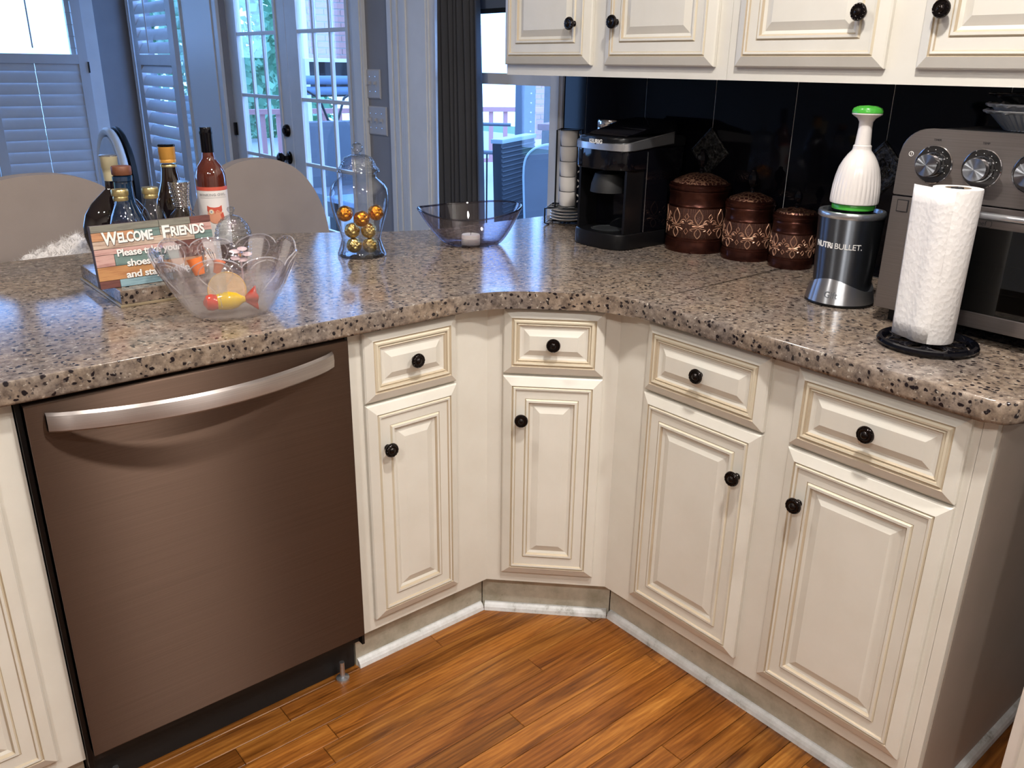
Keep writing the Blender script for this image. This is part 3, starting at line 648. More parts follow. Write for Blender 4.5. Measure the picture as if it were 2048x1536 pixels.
# canisters
def canister(label,x,y,r,h,lid,knobh,nm):
    t=thing('canister',label,'canister',(x,y,ZC),0,'embossed copper canisters')
    MB().lathe([(r,0),(r*1.01,.003),(r*1.01,.025*h/.17),(r*.985,.030*h/.17),(r*.995,.034*h/.17),(r*.97,.036*h/.17),(r*.97,.125*h/.17),(r*.99,.128*h/.17),(r*.965,.132*h/.17),(r*.965,h-.014),(r*.99,h-.010),(r*.99,h-.004),(r*.95,h)],48).build('body',copper,t)
    z0,z1=.041*h/.17,.122*h/.17
    MB().lathe([(r*.972,z0),(r*.978,z0+.001),(r*.978,z1-.001),(r*.972,z1)],48,cap0=False,cap1=False).build('hatched_band',hatch,t)
    H=z1-z0; zc=(z0+z1)/2; mb=MB(); a_0=CAMAZ(x,y)
    def put(pts,rad=.0013,closed=False): mb.tube([polar(r*.986,a0+u*1.35/r,zc+w_*1.04) for u,w_ in pts],rad,5,closed=closed)
    for k in range(nm):
        a0=a_0+2*PI*k/nm+.05; s=H*.5
        put([(.20*s*math.sin(PI*q)**1.3*(1),.95*s-1.05*s*q) for q in [i/10 for i in range(11)]]); put([(-.20*s*math.sin(PI*q)**1.3,.95*s-1.05*s*q) for q in [i/10 for i in range(11)]])
        for sg in (1,-1):
            put([(sg*s*(.05+.38*math.sin(q*2.6)), s*(-.12+.42*q-.10*q*q*q*2.2)) for q in [i/10 for i in range(11)]])
            put([(sg*s*(.43+.14*math.cos(q*5.2)),s*(.12+.13*math.sin(q*5.2))) for q in [i/9 for i in range(10)]])
            put([(sg*s*(.06+.34*math.sin(q*2.4)), s*(-.26-.20*q)) for q in [i/8 for i in range(9)]])
            put([(sg*s*.16*math.sin(PI*q),s*(-.28-.66*q)) for q in [i/8 for i in range(9)]])
        put([(-.30*s,-.16*s),(.30*s,-.16*s)],.0014)
        for uu,ww in ((PI*r/nm/1.35,.45*s),(PI*r/nm/1.35,-.50*s)): put([(uu,ww+.2*s),(uu+.11*s,ww),(uu,ww-.2*s),(uu-.11*s,ww)],.0010,True)
    mb.build('fleur_relief',relief,t)
    l=MB().lathe([(r*1.0,h-.001),(r*1.02,h+.002),(r*1.02,h+.006),(r*.97,h+.009),(r*.98,h+.013),(r*.90,h+.016)],48,0,cap0=True,cap1=False).build('lid',copper,t)
    MB().lathe([(r*.92,h+.013),(r*.85,h+.020),(r*.62,h+lid*.75),(r*.35,h+lid*.96),(0,h+lid)],48,cap0=False).build('scroll_dome',scroll,l)
    mb=MB(); zt=h+lid; kk=knobh
    mb.lathe([(.006,zt-.003),(.005,zt+.004),(.007,zt+.008),(.004,zt+.012),(.010*kk/.055,zt+.020*kk/.055),(.014*kk/.055,zt+.030*kk/.055),(.012*kk/.055,zt+.040*kk/.055),(.005,zt+.049*kk/.055),(.006*kk/.055,zt+.052*kk/.055),(0,zt+kk)],9,smooth=False)
    mb.build('finial',blackgloss,l)
    return t
canister('largest embossed brown copper canister, next to the coffee maker',1.7235,-.001,.0835,.168,.040,.064,8)
canister('middle-sized embossed brown copper canister, between the largest and the smallest',1.738,-.160,.0645,.139,.034,.060,7)
canister('smallest embossed brown copper canister, behind the silver blender base',1.748,-.292,.0560,.121,.028,.046,7)

# coffee maker (faces -X); local frame: x right, y back
km=thing('coffee_maker','black pod coffee maker with a silver band, next to the cup rack','coffee maker',(1.498,.283,ZC),R(-90))
W=.196; D=.262
def nose(x0,x1,yb,depth_r,n=14):
    """rounded-front plan outline"""
    xc=(x0+x1)/2; hw=(x1-x0)/2; pts=[]
    for i in range(n+1):
        a=PI+PI*i/n; pts.append((xc+hw*math.copysign(abs(math.cos(a))**.6,math.cos(a)),depth_r+depth_r*math.copysign(abs(math.sin(a))**.8,math.sin(a))))
    return pts+[(x1,yb),(x0,yb)]
MB().prism(nose(0,W,D,.055),.001,.044,b=.004).build('drip_base',blackp,km)
MB().lathe([(.048,0),(.050,.003),(.044,.004),(.042,.002)],28,0,T(W/2,.065,.0435)).build('drip_tray',mat('dark_grey_plastic',(.03,.033,.036),.35),km)
MB().prism([(.003,.098),(W-.003,.098),(W-.001,.12),(W-.001,D-.012),(W-.02,D),(.02,D),(.001,D-.012),(.001,.12)],.0445,.270,b=.003).build('column',blackgloss,km)
MB().box(.006,.014,.03,.10,.0445,.2145).build('side_cheek',blackp,km); MB().box(W-.014,W-.006,.03,.10,.0445,.2145).build('side_cheek',blackp,km)
MB().prism(nose(.000,W,.0975,.05),.215,.268,b=.004).build('head',blackgloss,km)
MB().lathe([(.052,0),(.050,.02),(.040,.050),(.018,.056),(.012,.064),(.010,.064)],28,0,T(W/2,.058,.150)).build('brew_spout',blackm,km)
# silver band: a swoosh around the nose rising towards the back
mb=MB(); out=nose(-.004,W+.004,D-.06,.054,26); v=[]; 
path=[out[-1]]+out[:-2]+[out[-2]]; N=len(path)
for i,(px,py) in enumerate(path):
    rise=.018*max(0,(py-.02)/.2); w_=.006+.010*min(1,max(0,(py)/.15)); v+=[(px,py-.003,.268+rise-w_*.2),(px,py-.003,.278+rise+w_)]
    v+=[(px*.97+W*.015,py+.004,.280+rise+w_),(px*.97+W*.015,py+.004,.266+rise-w_*.2)]
f=[(i*4+k,i*4+(k+1)%4,(i+1)*4+(k+1)%4,(i+1)*4+k) for i in range(N-1) for k in range(4)]+[(0,1,2,3),((N-1)*4,(N-1)*4+1,(N-1)*4+2,(N-1)*4+3)]
mb.add(v,f,0,True).build('silver_band',satin,km)
MB().prism(nose(.004,W-.004,D-.002,.055),.2701,.300,b=.006).build('lid',blackp,km)
mb=MB(); prof=[(.035,.3005),(.055,.306),(.11,.318),(.17,.336),(.24,.342),(.255,.3005)]
v=[(.02,a,b) for a,b in prof]+[(W-.02,a,b) for a,b in prof]; n=len(prof); bm=bmesh.new(); vv=[bm.verts.new(p) for p in v]
bm.faces.new(vv[:n][::-1]); bm.faces.new(vv[n:]); 
for i in range(n): bm.faces.new((vv[i],vv[(i+1)%n],vv[n+(i+1)%n],vv[n+i]))
bmesh.ops.bevel(bm,geom=bm.edges[:],offset=.006,segments=2,affect='EDGES'); mb.frombm(bm).build('handle_hood',blackgloss,km)
tv,tf=text_geo('KEURIG',.0150,.0004,.0004,1.05)
mb=MB(); 
def bendnose(p):
    x=p[0]; a=x/.075; return (W/2+.070*math.sin(a),.030-.034*math.cos(a)-p[2]*1.0-.0005,.283+p[1])
MB().prism([( W/2-.042,.012),(W/2-.03,.002),(W/2,-.0035),(W/2+.03,.002),(W/2+.042,.012),(W/2+.04,.03),(W/2-.04,.03)],.280,.299,b=.001).build('badge',blackp,km)
mb.add([bendnose(p) for p in tv],tf,0); mb.build('lettering',whitem,km)
MB().box(W+.0002,W+.0012,.100,.102,.045,.262).build('seam_trim',satin,km)

# glass jar with a metal lid behind the coffee maker
jr=thing('storage_jar','tall clear glass jar with a silver screw lid, behind the coffee maker','jar',(1.722,.352,ZC))
MB().lathe([(.055,0),(.060,.004),(.060,.25),(.052,.275),(.036,.300),(.034,.312)],36,cap1=False).build('body',hamglass,jr)
MB().lathe([(.036,.300),(.038,.301),(.038,.306),(.037,.308),(.038,.310),(.038,.324),(.037,.328),(.034,.330),(0,.330)],36,cap0=False).build('lid',chrome,jr)

# wire cup rack with cups and saucers
RKX,RKY=1.709,.512
rk=thing('cup_rack','black wire rack holding stacked cups and saucers by the window','rack',(RKX,RKY,ZC),R(35))
mb=MB(); r_=.0027; a_=.060; h0=.052
for sx in (-1,1):
    for sy in (-1,1): mb.tube([(sx*a_*.80,sy*a_*.80,.0015),(sx*a_,sy*a_,.006),(sx*a_,sy*a_,h0),(sx*a_*.5,sy*a_*.5,h0+.001)],r_,6)
for zz in (.006,h0): mb.tube([(-a_,-a_,zz),(a_,-a_,zz),(a_,a_,zz),(-a_,a_,zz)],r_,6,closed=True)
mb.tube([(-a_,0,.006),(a_,0,.006)],r_,6); mb.tube([(0,-a_,.006),(0,a_,.006)],r_,6); mb.build('lower_cage',blackp,rk)
mb=MB(); b_=.0335
for sx in (-1,1):
    for sy in (-1,1): mb.tube([(sx*b_,sy*b_,h0),(sx*b_,sy*b_,.291)],r_,6)
for zz in (h0,.291): mb.tube([(-b_,-b_,zz),(b_,-b_,zz),(b_,b_,zz),(-b_,b_,zz)],r_,6,closed=True)
for q in (-.6,.6): mb.tube([(q*b_,-a_,h0),(q*b_,a_,h0)],r_,6)
mb.build('upper_cage',blackp,rk)
sauc=None
for k,lb in enumerate(('bottom of the four','second from the bottom of the four','second from the top of the four','topmost of the four')):
    nm='white saucer in the wire rack, %s stacked saucers'%lb
    if sauc is None:
        sauc=thing('saucer',nm,'saucer',(RKX,RKY,ZC+.0085),0,'stacked saucers'); MB().lathe([(.026,0),(.030,.0),(.052,.0075),(.0545,.0095),(.0530,.0105),(.030,.0030),(0,.0028)],40).build('dish',white,sauc)
        MB().lathe([(.022,.0029),(.023,.0036),(.024,.0030)],32,cap0=False,cap1=False).build('well_ring',white,sauc); cur=sauc
    else: cur=copytree(sauc); cur.location=(RKX,RKY,ZC+.0085+k*.0098); cur['label']=nm
cup=None
for k,lb in enumerate(('lowest','second from the bottom','middle','fourth','topmost')):
    nm='white cup stacked in the wire rack, %s of the five'%lb if k!=3 else 'white cup stacked in the wire rack, directly below the topmost cup'
    zz=ZC+(.0555 if k==0 else .0555+.0465*k)
    if cup is None:
        cup=thing('cup',nm,'cup',(RKX,RKY,zz),0,'stacked white cups'); MB().lathe([(.022,0),(.0245,.0008),(.0262,.004),(.0275,.015),(.0288,.030),(.0290,.0458),(.0272,.0458),(.0262,.030),(.022,.008),(0,.006)],36).build('bowl',white,cup)
        ang=R(-62); pts=[(.028+.013*math.sin(PI*q),0,.012+.026*q) for q in [i/10 for i in range(11)]]
        MB().tube(pts,.0024,7,0,RZ(ang)).build('handle',white,cup)
    else: c_=copytree(cup); c_.location=(RKX,RKY,zz); c_['label']=nm

# personal blender base
NX,NY=1.5224,-.5627
nb=thing('blender_base','silver and gunmetal personal blender base with white lettering','blender',(NX,NY,ZC))
MB().lathe([(.060,0),(.070,.001),(.072,.004),(.071,.008),(.05,.009)],48).build('foot_ring',blackp,nb)
nA=CAMAZ(NX,NY)
mb=MB(); n=72; zs=8; v=[];f=[]
def sil(a,t):
    top=.046+.013*math.sin(2*(a-nA)+2.35); z=.0065+(top-.0065)*t; r=.0725-.0115*(z/.058)**1.2 if z>0 else .0725; return r,z
for j in range(zs+1):
    for i in range(n):
        a=2*PI*i/n; r,z=sil(a,j/zs); v.append(polar(r,a,z))
for j in range(zs):
    for i in range(n): f.append((j*n+i,j*n+(i+1)%n,(j+1)*n+(i+1)%n,(j+1)*n+i))
v+=[polar(.058,2*PI*i/n,sil(2*PI*i/n,1)[1]-.001) for i in range(n)]
for i in range(n): f.append((zs*n+i,zs*n+(i+1)%n,(zs+1)*n+(i+1)%n,(zs+1)*n+i))
mb.add(v,f,0,True).build('silver_skirt',satinr,nb)
def NR(z): return .0597+(.0668-.0597)*(z-.0377)/(.1857-.0377)
MB().lathe([(.056,.0091),(NR(.03),.0101),(NR(.03),.03),(NR(.186),.186)],56,cap1=True).build('body',gunmetal,nb)
MB().lathe([(.0668,.186),(.0682,.188),(.0682,.196),(.0665,.199),(.060,.199),(.058,.190)],56,cap0=False,cap1=False).build('rim_ring',satin,nb)
MB().lathe([(.0575,.1865),(.0575,.1905),(0,.1905)],40).build('socket',blackp,nb)
def wraptext(txt,size,R0,z,acen,parent,m,slope=0,off=0,sp=1.0,name='lettering'):
    tv,tf=text_geo(txt,size,.0003,off,sp); v=[]
    for p in tv:
        zz=z+p[1]; rr=(R0(zz) if callable(R0) else R0)+.0004+p[2]; a=acen+p[0]/rr; v.append(polar(rr,a,zz))
    return MB().add(v,tf,0).build(name,m,parent)
wraptext('NUTRi',.0168,NR,.1245,nA-.80,nb,whitem,off=.0004,sp=.92); wraptext('BULLET.',.0168,NR,.1245,nA+.05,nb,whitem,sp=.95)
wraptext('Gift',.019,lambda z:.0725-.0115*(z/.058)**1.2+.0003,.020,nA-.26,nb,mat('grey_script',(.12,.13,.15),.4),name='script')
# hand food chopper on top
ch=thing('food_chopper','white and green hand chopper standing on the blender base','chopper',(NX,NY,ZC+.1912))
MB().lathe([(.040,0),(.0420,.002),(.0425,.008),(.041,.010)],44).build('base_ring',blackgloss,ch)
MB().lathe([(.0405,.0095),(.0430,.011),(.0435,.019),(.0420,.0215)],44).build('green_ring',green,ch)
mb=MB(); n=96; prof=[(.0425,.0212),(.0480,.0235),(.0490,.028),(.0484,.045),(.0472,.060),(.0445,.078),(.0400,.096),(.0335,.110),(.0265,.121),(.0190,.130),(.0182,.134),(.0182,.139),(.0158,.141)]
v=[];f=[]
for j,(r,z) in enumerate(prof):
    for i in range(n):
        flu=.0016 if (i%3==0 and 2<=j<=5) else 0; v.append(polar(r-flu,2*PI*i/n,z))
for j in range(len(prof)-1):
    for i in range(n): f.append((j*n+i,j*n+(i+1)%n,(j+1)*n+(i+1)%n,(j+1)*n+i))
f.append(list(range(n))[::-1]); f.append([(len(prof)-1)*n+i for i in range(n)])
mb.add(v,f,0,True).build('fluted_dome',wplastic,ch)
MB().lathe([(.0158,.1412),(.0148,.155),(.0134,.175),(.0136,.186),(.018,.193),(.026,.198),(.0296,.201),(.0296,.2035)],44).build('plunger',wplastic,ch)
MB().lathe([(.0300,.2036),(.0300,.208),(.0275,.213),(.018,.217),(0,.2185)],44).build('green_cap',green,ch)
# power cord and tag
pc=thing('power_cord','black power cord looping down between blender base and toaster oven','cord',(0,0,0))
pts=[(1.56,-.6337,.95),(1.575,-.655,.965),(1.60,-.665,1.02),(1.62,-.664,1.06),(1.64,-.660,1.03),(1.655,-.655,.96),(1.66,-.645,.912),(1.70,-.60,.909),(1.78,-.56,.912)]
def smooth(pts,n=6):
    pts=[Vector(p) for p in pts]; out=[]
    for i in range(len(pts)-1):
        p0,p1,p2,p3=pts[max(i-1,0)],pts[i],pts[i+1],pts[min(i+2,len(pts)-1)]
        for k in range(n):
            t=k/n; out.append(.5*((2*p1)+(p2-p0)*t+(2*p0-5*p1+4*p2-p3)*t*t+(3*p1-p0-3*p2+p3)*t**3))
    return out+[pts[-1]]
MB().tube(smooth(pts),.0032,8).build('cable',blackp,pc); MB().box(1.545,1.555,-.668,-.648,1.02,1.075,b=.004).build('plug',blackp,pc)
MB().box(1.548,1.552,-.672,-.655,.975,1.015,b=.001).build('tag',whitem,pc)

# ---------------------------------------------------------------- toaster oven
OW=.365; OD=.315
ov=thing('toaster_oven','brushed steel countertop toaster oven with round knobs','toaster oven',(1.452,-.686,ZC),R(-90))
XZ=RX(R(90))
def rrect(x0,x1,z0,z1,rt=.05,rb=.004,n=8):
    pts=[]
    for cx,cz,r,a0 in ((x1-rb,z0+rb,rb,-90),(x1-rt,z1-rt,rt,0),(x0+rt,z1-rt,rt,90),(x0+rb,z0+rb,rb,180)):
        for i in range(n+1):
            a=R(a0+90*i/n); pts.append((cx+r*math.cos(a),cz+r*math.sin(a)))
    return pts
MB().prism(rrect(.006,OW-.006,.030,.372,.048),-OD,-.002,0,XZ).build('body',mat('oven_shell',(.20,.185,.18),.3,.9),ov)
MB().prism(rrect(0,OW,.2535,.377,.050,.002),.0,.016,0,XZ,b=.0015).build('control_panel',ovsteel,ov,uv=(0,2))
MB().prism(rrect(.03,OW-.03,.3722,.3726,.0001,.0001,2),-OD+.04,-.03,0,XZ).build('top_vent',blackm,ov)
dfr=MB(); z0,z1=.030,.2505; wx0,wx1,wz0,wz1=.072,OW-.030,.058,.214
for (a,b,c,d) in ((0,wx0,z0,z1),(wx1,OW,z0,z1),(wx0,wx1,z0,wz0),(wx0,wx1,wz1,z1)): dfr.box(a,b,-.016,0,c,d,b=.0012)
dr=dfr.build('door',ovsteel,ov,uv=(0,2))
MB().box(wx0,wx1,-.011,-.007,wz0,wz1).build('door_glass',mk_glass('smoked_glass',(.35,.37,.35),(.1,.1,.1),extra=.03),dr)
MB().box(.012,.034,-.0172,-.0161,.222,.245).box(.0135,.0325,-.0176,-.0172,.2235,.2435,1).build('label_frame',[blackm,ovsteel],dr,uv=(0,2))
mb=MB(); mb.tube([(.105,-.041,.238),(OW-.02,-.041,.238)],.0065,14); mb.build('handle',satin,dr)
for xx in (.112,OW-.03): MB().tube([(xx,-.0162,.238),(xx,-.040,.238)],.005,10).build('handle_post',satin,dr)
tv,tf=text_geo('Geek',.0125,.0003,.0004); MB().add(tv,tf,0,False,T(.130,-.0162,.2175)@TXM).build('lettering',blackm,dr)
tv,tf=text_geo('Chef',.0125,.0003,-.0001); MB().add(tv,tf,0,False,T(.168,-.0162,.2175)@TXM).build('lettering',blackm,dr)
MB().tube([(.150+a,-.0163,.2150+b) for a,b in ((0,0),(.036,0),(.039,.003),(.039,.010),(.036,.0125),(0,.0125))],.0004,5).build('badge_outline',blackm,dr)
# cavity seen through the glass
MB().box(.05,OW-.02,-.0005,.0,.04,.23).build('cavity_mask',blackm,ov)
rk_=MB()
for zz in (.098,.150):
    rk_.tube([(wx0,-.0035,zz),(wx1,-.0035,zz)],.0016,6)
rk_.build('rack_rail',chrome,ov)
bk=MB()
for k in range(26):
    x=wx0+.006+k*.0095; bk.tube([(x+.006,-.0030,.146),(x,-.0040,.108)],.0008,4)
bk.build('wire_basket',satin,ov)
for k in range(4):
    cx=.067+.0855*k; cz=.3145; M=T(cx,-.016,cz)@RX(R(90))
    MB().lathe([(.0333,.0002),(.0345,.0012),(.0333,.0022),(.0325,.0012)],48,0,M,cap0=False,cap1=False).build('dial_ring',chrome,ov); MB().lathe([(.0236,.0004),(.0326,.0007)],48,0,M,cap0=False,cap1=False).build('dial_plate',mat('dark_dial',(.10,.095,.095),.2,.9),ov)
    kb=MB().lathe([(.0225,.0002),(.0235,.002),(.0225,.006),(.0205,.006),(.0205,.028),(.0195,.030)],48,0,M,cap1=False).build('knob',mat('dark_chrome',(.35,.36,.38),.12,1),ov)
    mb=MB(); mb.lathe([(0,.0302),(.0195,.0300)],48,0,M,cap0=False,cap1=False); mf=mb.build('knob_face',mat('spun_steel',(.36,.38,.42),.34,1.0,Anisotropic=1.0),ov)
    mt=mf.data.materials[0]; tg=nd(mt,'ShaderNodeTangent'); tg.direction_type='UV_MAP'; tg.uv_map='UVMap'; lk(mt,tg,'Tangent',P(mt),'Tangent')
    bm=bmesh.new(); bm.from_mesh(mf.data); L=bm.loops.layers.uv.new('UVMap')
    for f_ in bm.faces:
        c=f_.calc_center_median()
        a=math.atan2(c.z-cz,c.x-cx)
        for l in f_.loops:
            p=l.vert.co; rr=math.hypot(p.x-cx,p.z-cz); aa=math.atan2(p.z-cz,p.x-cx) if rr>1e-5 else a
            d=(aa-a+PI)%(2*PI)-PI; l[L].uv=(a+d,rr)
    bm.to_mesh(mf.data); bm.free()
    tv,tf=text_geo(('TIMER','TEMP','FUNCTION','TOAST')[k],.0052,.0002); MB().add(tv,tf,0,False,T(cx,-.0162,.3565)@TXM).build('lettering',blackm,ov)
    mb=MB()
    for q in range(9):
        a=R(-150-30*q); mb.box(cx+.0265*math.cos(a)-.0006,cx+.0265*math.cos(a)+.0006,-.0172,-.0160,cz+.0265*math.sin(a)-.0006,cz+.0265*math.sin(a)+.0006)
    mb.build('dial_marks',whitem,ov)
mb=MB(); mb.tube([(.0225+.0042*math.cos(2*PI*i/14),-.0163,.330+.0042*math.sin(2*PI*i/14)) for i in range(14)],.0006,5,closed=True); mb.tube([(.0225,-.0163,.328),(.0225,-.0163,.333)],.0005,5); mb.build('warning_mark',whitem,ov)
for fx in (.018,OW-.03):
    for fy in (.015,OD-.03): MB().box(fx,fx+.022,fy,fy+.022,.0005,.0305).build('foot',blackp,ov)
# foil pans and a dark pan on the oven
def pan(label,x,y,z,r,h,flutes,m,nm='foil_pan',group='stacked pans on the toaster oven',cat='pan'):
    t=thing(nm,label,cat,(x,y,z),0,group); n=flutes*2; prof=[(.62*r,0),(.64*r,.001),(.97*r,h),(1.0*r,h+.001),(1.08*r,h+.002),(1.10*r,h+.0045),(1.06*r,h+.005),(.98*r,h+.003),(.955*r,h),(.63*r,.003),(0,.003)]
    v=[];f=[]
    for j,(rr,z_) in enumerate(prof):
        for i in range(n):
            q=(.0022 if i%2 else 0)*(1 if j in (1,2,8,9) else (.6 if 3<=j<=7 else 0)); zz=z_+(.0018*math.sin(i*1.7)+.001*math.sin(i*.9) if 3<=j<=6 and m is foil else 0)
            v.append(polar(max(rr-q,.0001),2*PI*i/n,zz))
    for j in range(len(prof)-1):
        for i in range(n): f.append((j*n+i,j*n+(i+1)%n,(j+1)*n+(i+1)%n,(j+1)*n+i))
    f.append(list(range(n))[::-1]); MB().add(v,f,0,m is not foil).build('shell',m,t)
    MB().lathe([(1.09*r,h+.003),(1.103*r,h+.0045),(1.09*r,h+.006)],48,cap0=False,cap1=False).build('rolled_rim',m,t)
PX,PY=1.62,-.85
pan('fluted aluminium foil pan, the lower of two, on top of the toaster oven',PX,PY,ZC+.3735,.088,.030,44,foil)
pan('fluted aluminium foil pan, the upper of two, just under the dark pan',PX,PY,ZC+.3855,.086,.030,44,foil)
pan('dark round metal pan resting on the foil pans',PX+.004,PY+.004,ZC+.4215,.082,.012,30,blackgloss,'baking_pan',cat='pan')

# ---------------------------------------------------------------- paper towel holder and roll
HX,HY=1.357,-.8372
ph=thing('paper_towel_holder','black cast iron paper towel holder with an openwork round base','holder',(HX,HY,ZC))
mb=MB(); mb.lathe([(.072,.004),(.074,.009),(.079,.0135),(.085,.0125),(.0876,.008),(.086,.004),(.080,.003)],64,cap0=False,cap1=False); mb.add([polar(r,2*PI*i/64,z) for r,z in ((.080,.003),(.072,.004)) for i in range(64)],[(i,(i+1)%64,64+(i+1)%64,64+i) for i in range(64)],0,True); mb.build('base_rim',blackgloss,ph)
mb=MB()
for k in range(8):
    a=2*PI*k/8
    for sg in (1,-1):
        mb.tube([polar(.022+.050*t,a+sg*.36*math.sin(PI*t),.0085) for t in [i/8 for i in range(9)]],.0028,6)
    mb.tube([polar(.052+.009*math.cos(q),a+PI/8+.17*math.sin(q),.0085) for q in [i*2*PI/10 for i in range(10)]],.0022,6,closed=True)
    mb.tube([polar(.018+.028*t,a+PI/8,.0085) for t in (0,1)],.0022,6)
mb.build('scrollwork',blackgloss,ph)
MB().lathe([(.024,.006),(.024,.011),(.016,.0125),(.006,.013),(.0055,.013),(.0055,.280),(.010,.281),(.012,.284),(.010,.288),(0,.2895)],24).build('pole',blackgloss,ph)
for k in range(3): MB().lathe([(.005,0),(.005,.005)],10).build('foot',blackp,ph,loc=polar(.079,2*PI*k/3+.4,.0))
pr=thing('paper_towel_roll','white embossed paper towel roll with a loose sheet, on the black holder','paper roll',(HX+.001,HY-.001,ZC+.0138))
RR_=.0405; mb=MB(); mb.lathe([(.0215,0),(RR_,0),(RR_+.0005,.002),(RR_,.138),(RR_+.0003,.270),(RR_-.0005,.2735),(.0215,.2738),(.0213,.2),(.0212,0)],64,cap0=False,cap1=False); mb.build('roll',paper,pr)
MB().lathe([(.0213,.001),(.0213,.273),(.0203,.2735),(.0203,.001)],32,cap0=False,cap1=False).build('core',mat('card_core',(.35,.26,.18),.9),pr)
# loose sheet hanging off to the left (camera left)
pa=CAMAZ(HX,HY); v=[];f=[]; n=26
tan=pa-R(52)   # where the sheet leaves the roll (towards camera left)
for j in range(10):
    z=.001+.2725*j/9
    for i in range(n+1):
        s=i/n
        if s<.45: a=pa+R(2)-(R(54))*(s/.45); q_=RR_-.0006+.0018*min(1,s/.12); p=(q_*math.cos(a),q_*math.sin(a))
        else:
            q=(s-.45)/.55; bx,by=(RR_+.0012)*math.cos(tan),(RR_+.0012)*math.sin(tan); dx,dy=math.sin(tan),-math.cos(tan)
            wob=.004*math.sin(q*2.4+.3*j/9); LL=.046+.012*j/9; p=(bx+dx*q*LL+math.cos(tan)*wob*q*1.5,by+dy*q*LL+math.sin(tan)*wob*q*1.5)
        v.append((p[0],p[1],z))
for j in range(9):
    for i in range(n): f.append((j*(n+1)+i,j*(n+1)+i+1,(j+1)*(n+1)+i+1,(j+1)*(n+1)+i))
o_=MB().add(v,f,0,True).build('loose_sheet',paper,pr,fix=False); md=o_.modifiers.new('t','SOLIDIFY'); md.thickness=.0008; md.offset=0

# ---------------------------------------------------------------- glass jar with foil balls
jx,jy=.9215,.4626
gj=thing('apothecary_jar','clear glass apothecary jar with a domed lid, holding foil balls','jar',(jx,jy,ZC))
MB().lathe([(.058,0),(.0634,.002),(.0634,.007),(.0570,.0235),(.0502,.0463),(.0577,.0745),(.0665,.1025),(.0723,.1219),(.0755,.144),(.0756,.160),(.0725,.175),(.0640,.190),(.0500,.2005),(.0465,.205),(.0468,.212),(.0500,.2165)],56,cap1=False).build('body',glass,gj)
MB().lathe([(0,.004),(.050,.004),(.055,.008),(.050,.020),(.047,.040)],48,cap0=False,cap1=False).build('inner_wall',glass,gj)
MB().lathe([(.0525,.2170),(.0538,.219),(.0538,.224),(.0467,.229),(.0417,.242),(.0350,.252),(.020,.258),(.0075,.260),(.0068,.264),(.0113,.2665),(.0143,.2730),(.0135,.281),(.008,.2865),(0,.2885)],48,cap0=False).build('lid',hamglass,gj)
MB().lathe([(.0535,.2166),(.0550,.2180),(.0540,.2200)],48,cap0=False,cap1=False).build('rim_ring',glass,gj)
rtv=Vector((math.cos(R(YAW-15)),-math.sin(R(YAW-15)),0)); fwv=Vector((math.sin(R(YAW-15)),math.cos(R(YAW-15)),0))
def ico_ball(name,m,label,cat,loc,r,parent=None,group=None):
    bm=bmesh.new(); bmesh.ops.create_icosphere(bm,subdivisions=4,radius=r)
    for v in bm.verts: v.co*=1+.025*math.sin(v.co.x*190+loc[0]*50)*math.sin(v.co.y*170)*math.sin(v.co.z*210)+random.uniform(-.008,.008)
    o=MB().frombm(bm).build(name,m,loc=loc); return tag(o,label,cat,group)
s4=4.655
def jarpt(u,dz,back=0,r=.0188): # u = sideways offset in m
    p=Vector((jx,jy,ZC))+rtv*u+fwv*back; return (p.x,p.y,ZC+dz)
br=.0205
for (u,dz,bk_,m_,lb) in ((-.0195,.0265,.004,goldball,'gold foil ball at the bottom left of the glass jar'),(.0215,.0265,.000,goldball,'gold foil ball at the bottom right of the glass jar'),(-.0225,.0655,.006,goldball,'gold foil ball in the middle left of the glass jar'),(.0195,.0655,-.002,goldball,'gold foil ball in the middle right of the glass jar'),(-.0395,.1110,-.002,orangeball,'orange foil ball at the top left in the glass jar'),(.0005,.1010,-.028,orangeball,'orange foil ball at the front centre in the glass jar'),(.0405,.1110,.002,orangeball,'orange foil ball at the top right in the glass jar')):
    ico_ball('foil_ball',m_,lb,'ball',jarpt(u,dz,bk_),br if m_ is orangeball else .0202,group='foil balls in the glass jar')

# ---------------------------------------------------------------- boat bowl with candle
bb=thing('glass_bowl','boat-shaped lilac-tinted clear glass bowl with one pointed end','bowl',(1.2504,.4135,ZC),R(-YAW+8))
def boat(t,th,ins=0):
    # t 0 base .. 1 rim ; th angle, 0 = right, pi = left tip
    ru=.073+ (.066)*t**.8; rv=.060+(.060)*t**.8; c,s_=math.cos(th),math.sin(th)
    tip=max(0,-c)**6
    u=(ru-ins)*c-.016*tip*t; v_=(rv-ins)*s_*(1-.25*tip*t)
    z=.001+ins+(.088+.016*max(0,c)+.010*tip*1.0)*t**1.15+(.006*s_*t)
    return (u,v_,z)
v=[];f=[]; n=72; ks=10
for k in range(ks+1):
    for i in range(n): v.append(boat(k/ks,2*PI*i/n))
for k in range(ks+1):
    for i in range(n): v.append(boat(1-k/ks,2*PI*i/n,.0035))
K2=2*(ks+1)
for k in range(K2-1):
    for i in range(n): f.append((k*n+i,k*n+(i+1)%n,(k+1)*n+(i+1)%n,(k+1)*n+i))
f.append(list(range(n))[::-1]); f.append([(K2-1)*n+i for i in range(n)])
MB().add(v,f,0,True).build('shell',bowlglass,bb,ang=60)
MB().tube([Vector(boat(1,2*PI*i/n,.0017))+Vector((0,0,.001)) for i in range(n)],.0026,8,closed=True).build('rim',mk_glass('rim_glass',(.55,.55,.62),(.10,.10,.13),0,.10),bb)
cn=thing('tealight_candle','small white tealight candle inside the boat-shaped bowl','candle',(1.2263,.39,ZC+.0052))
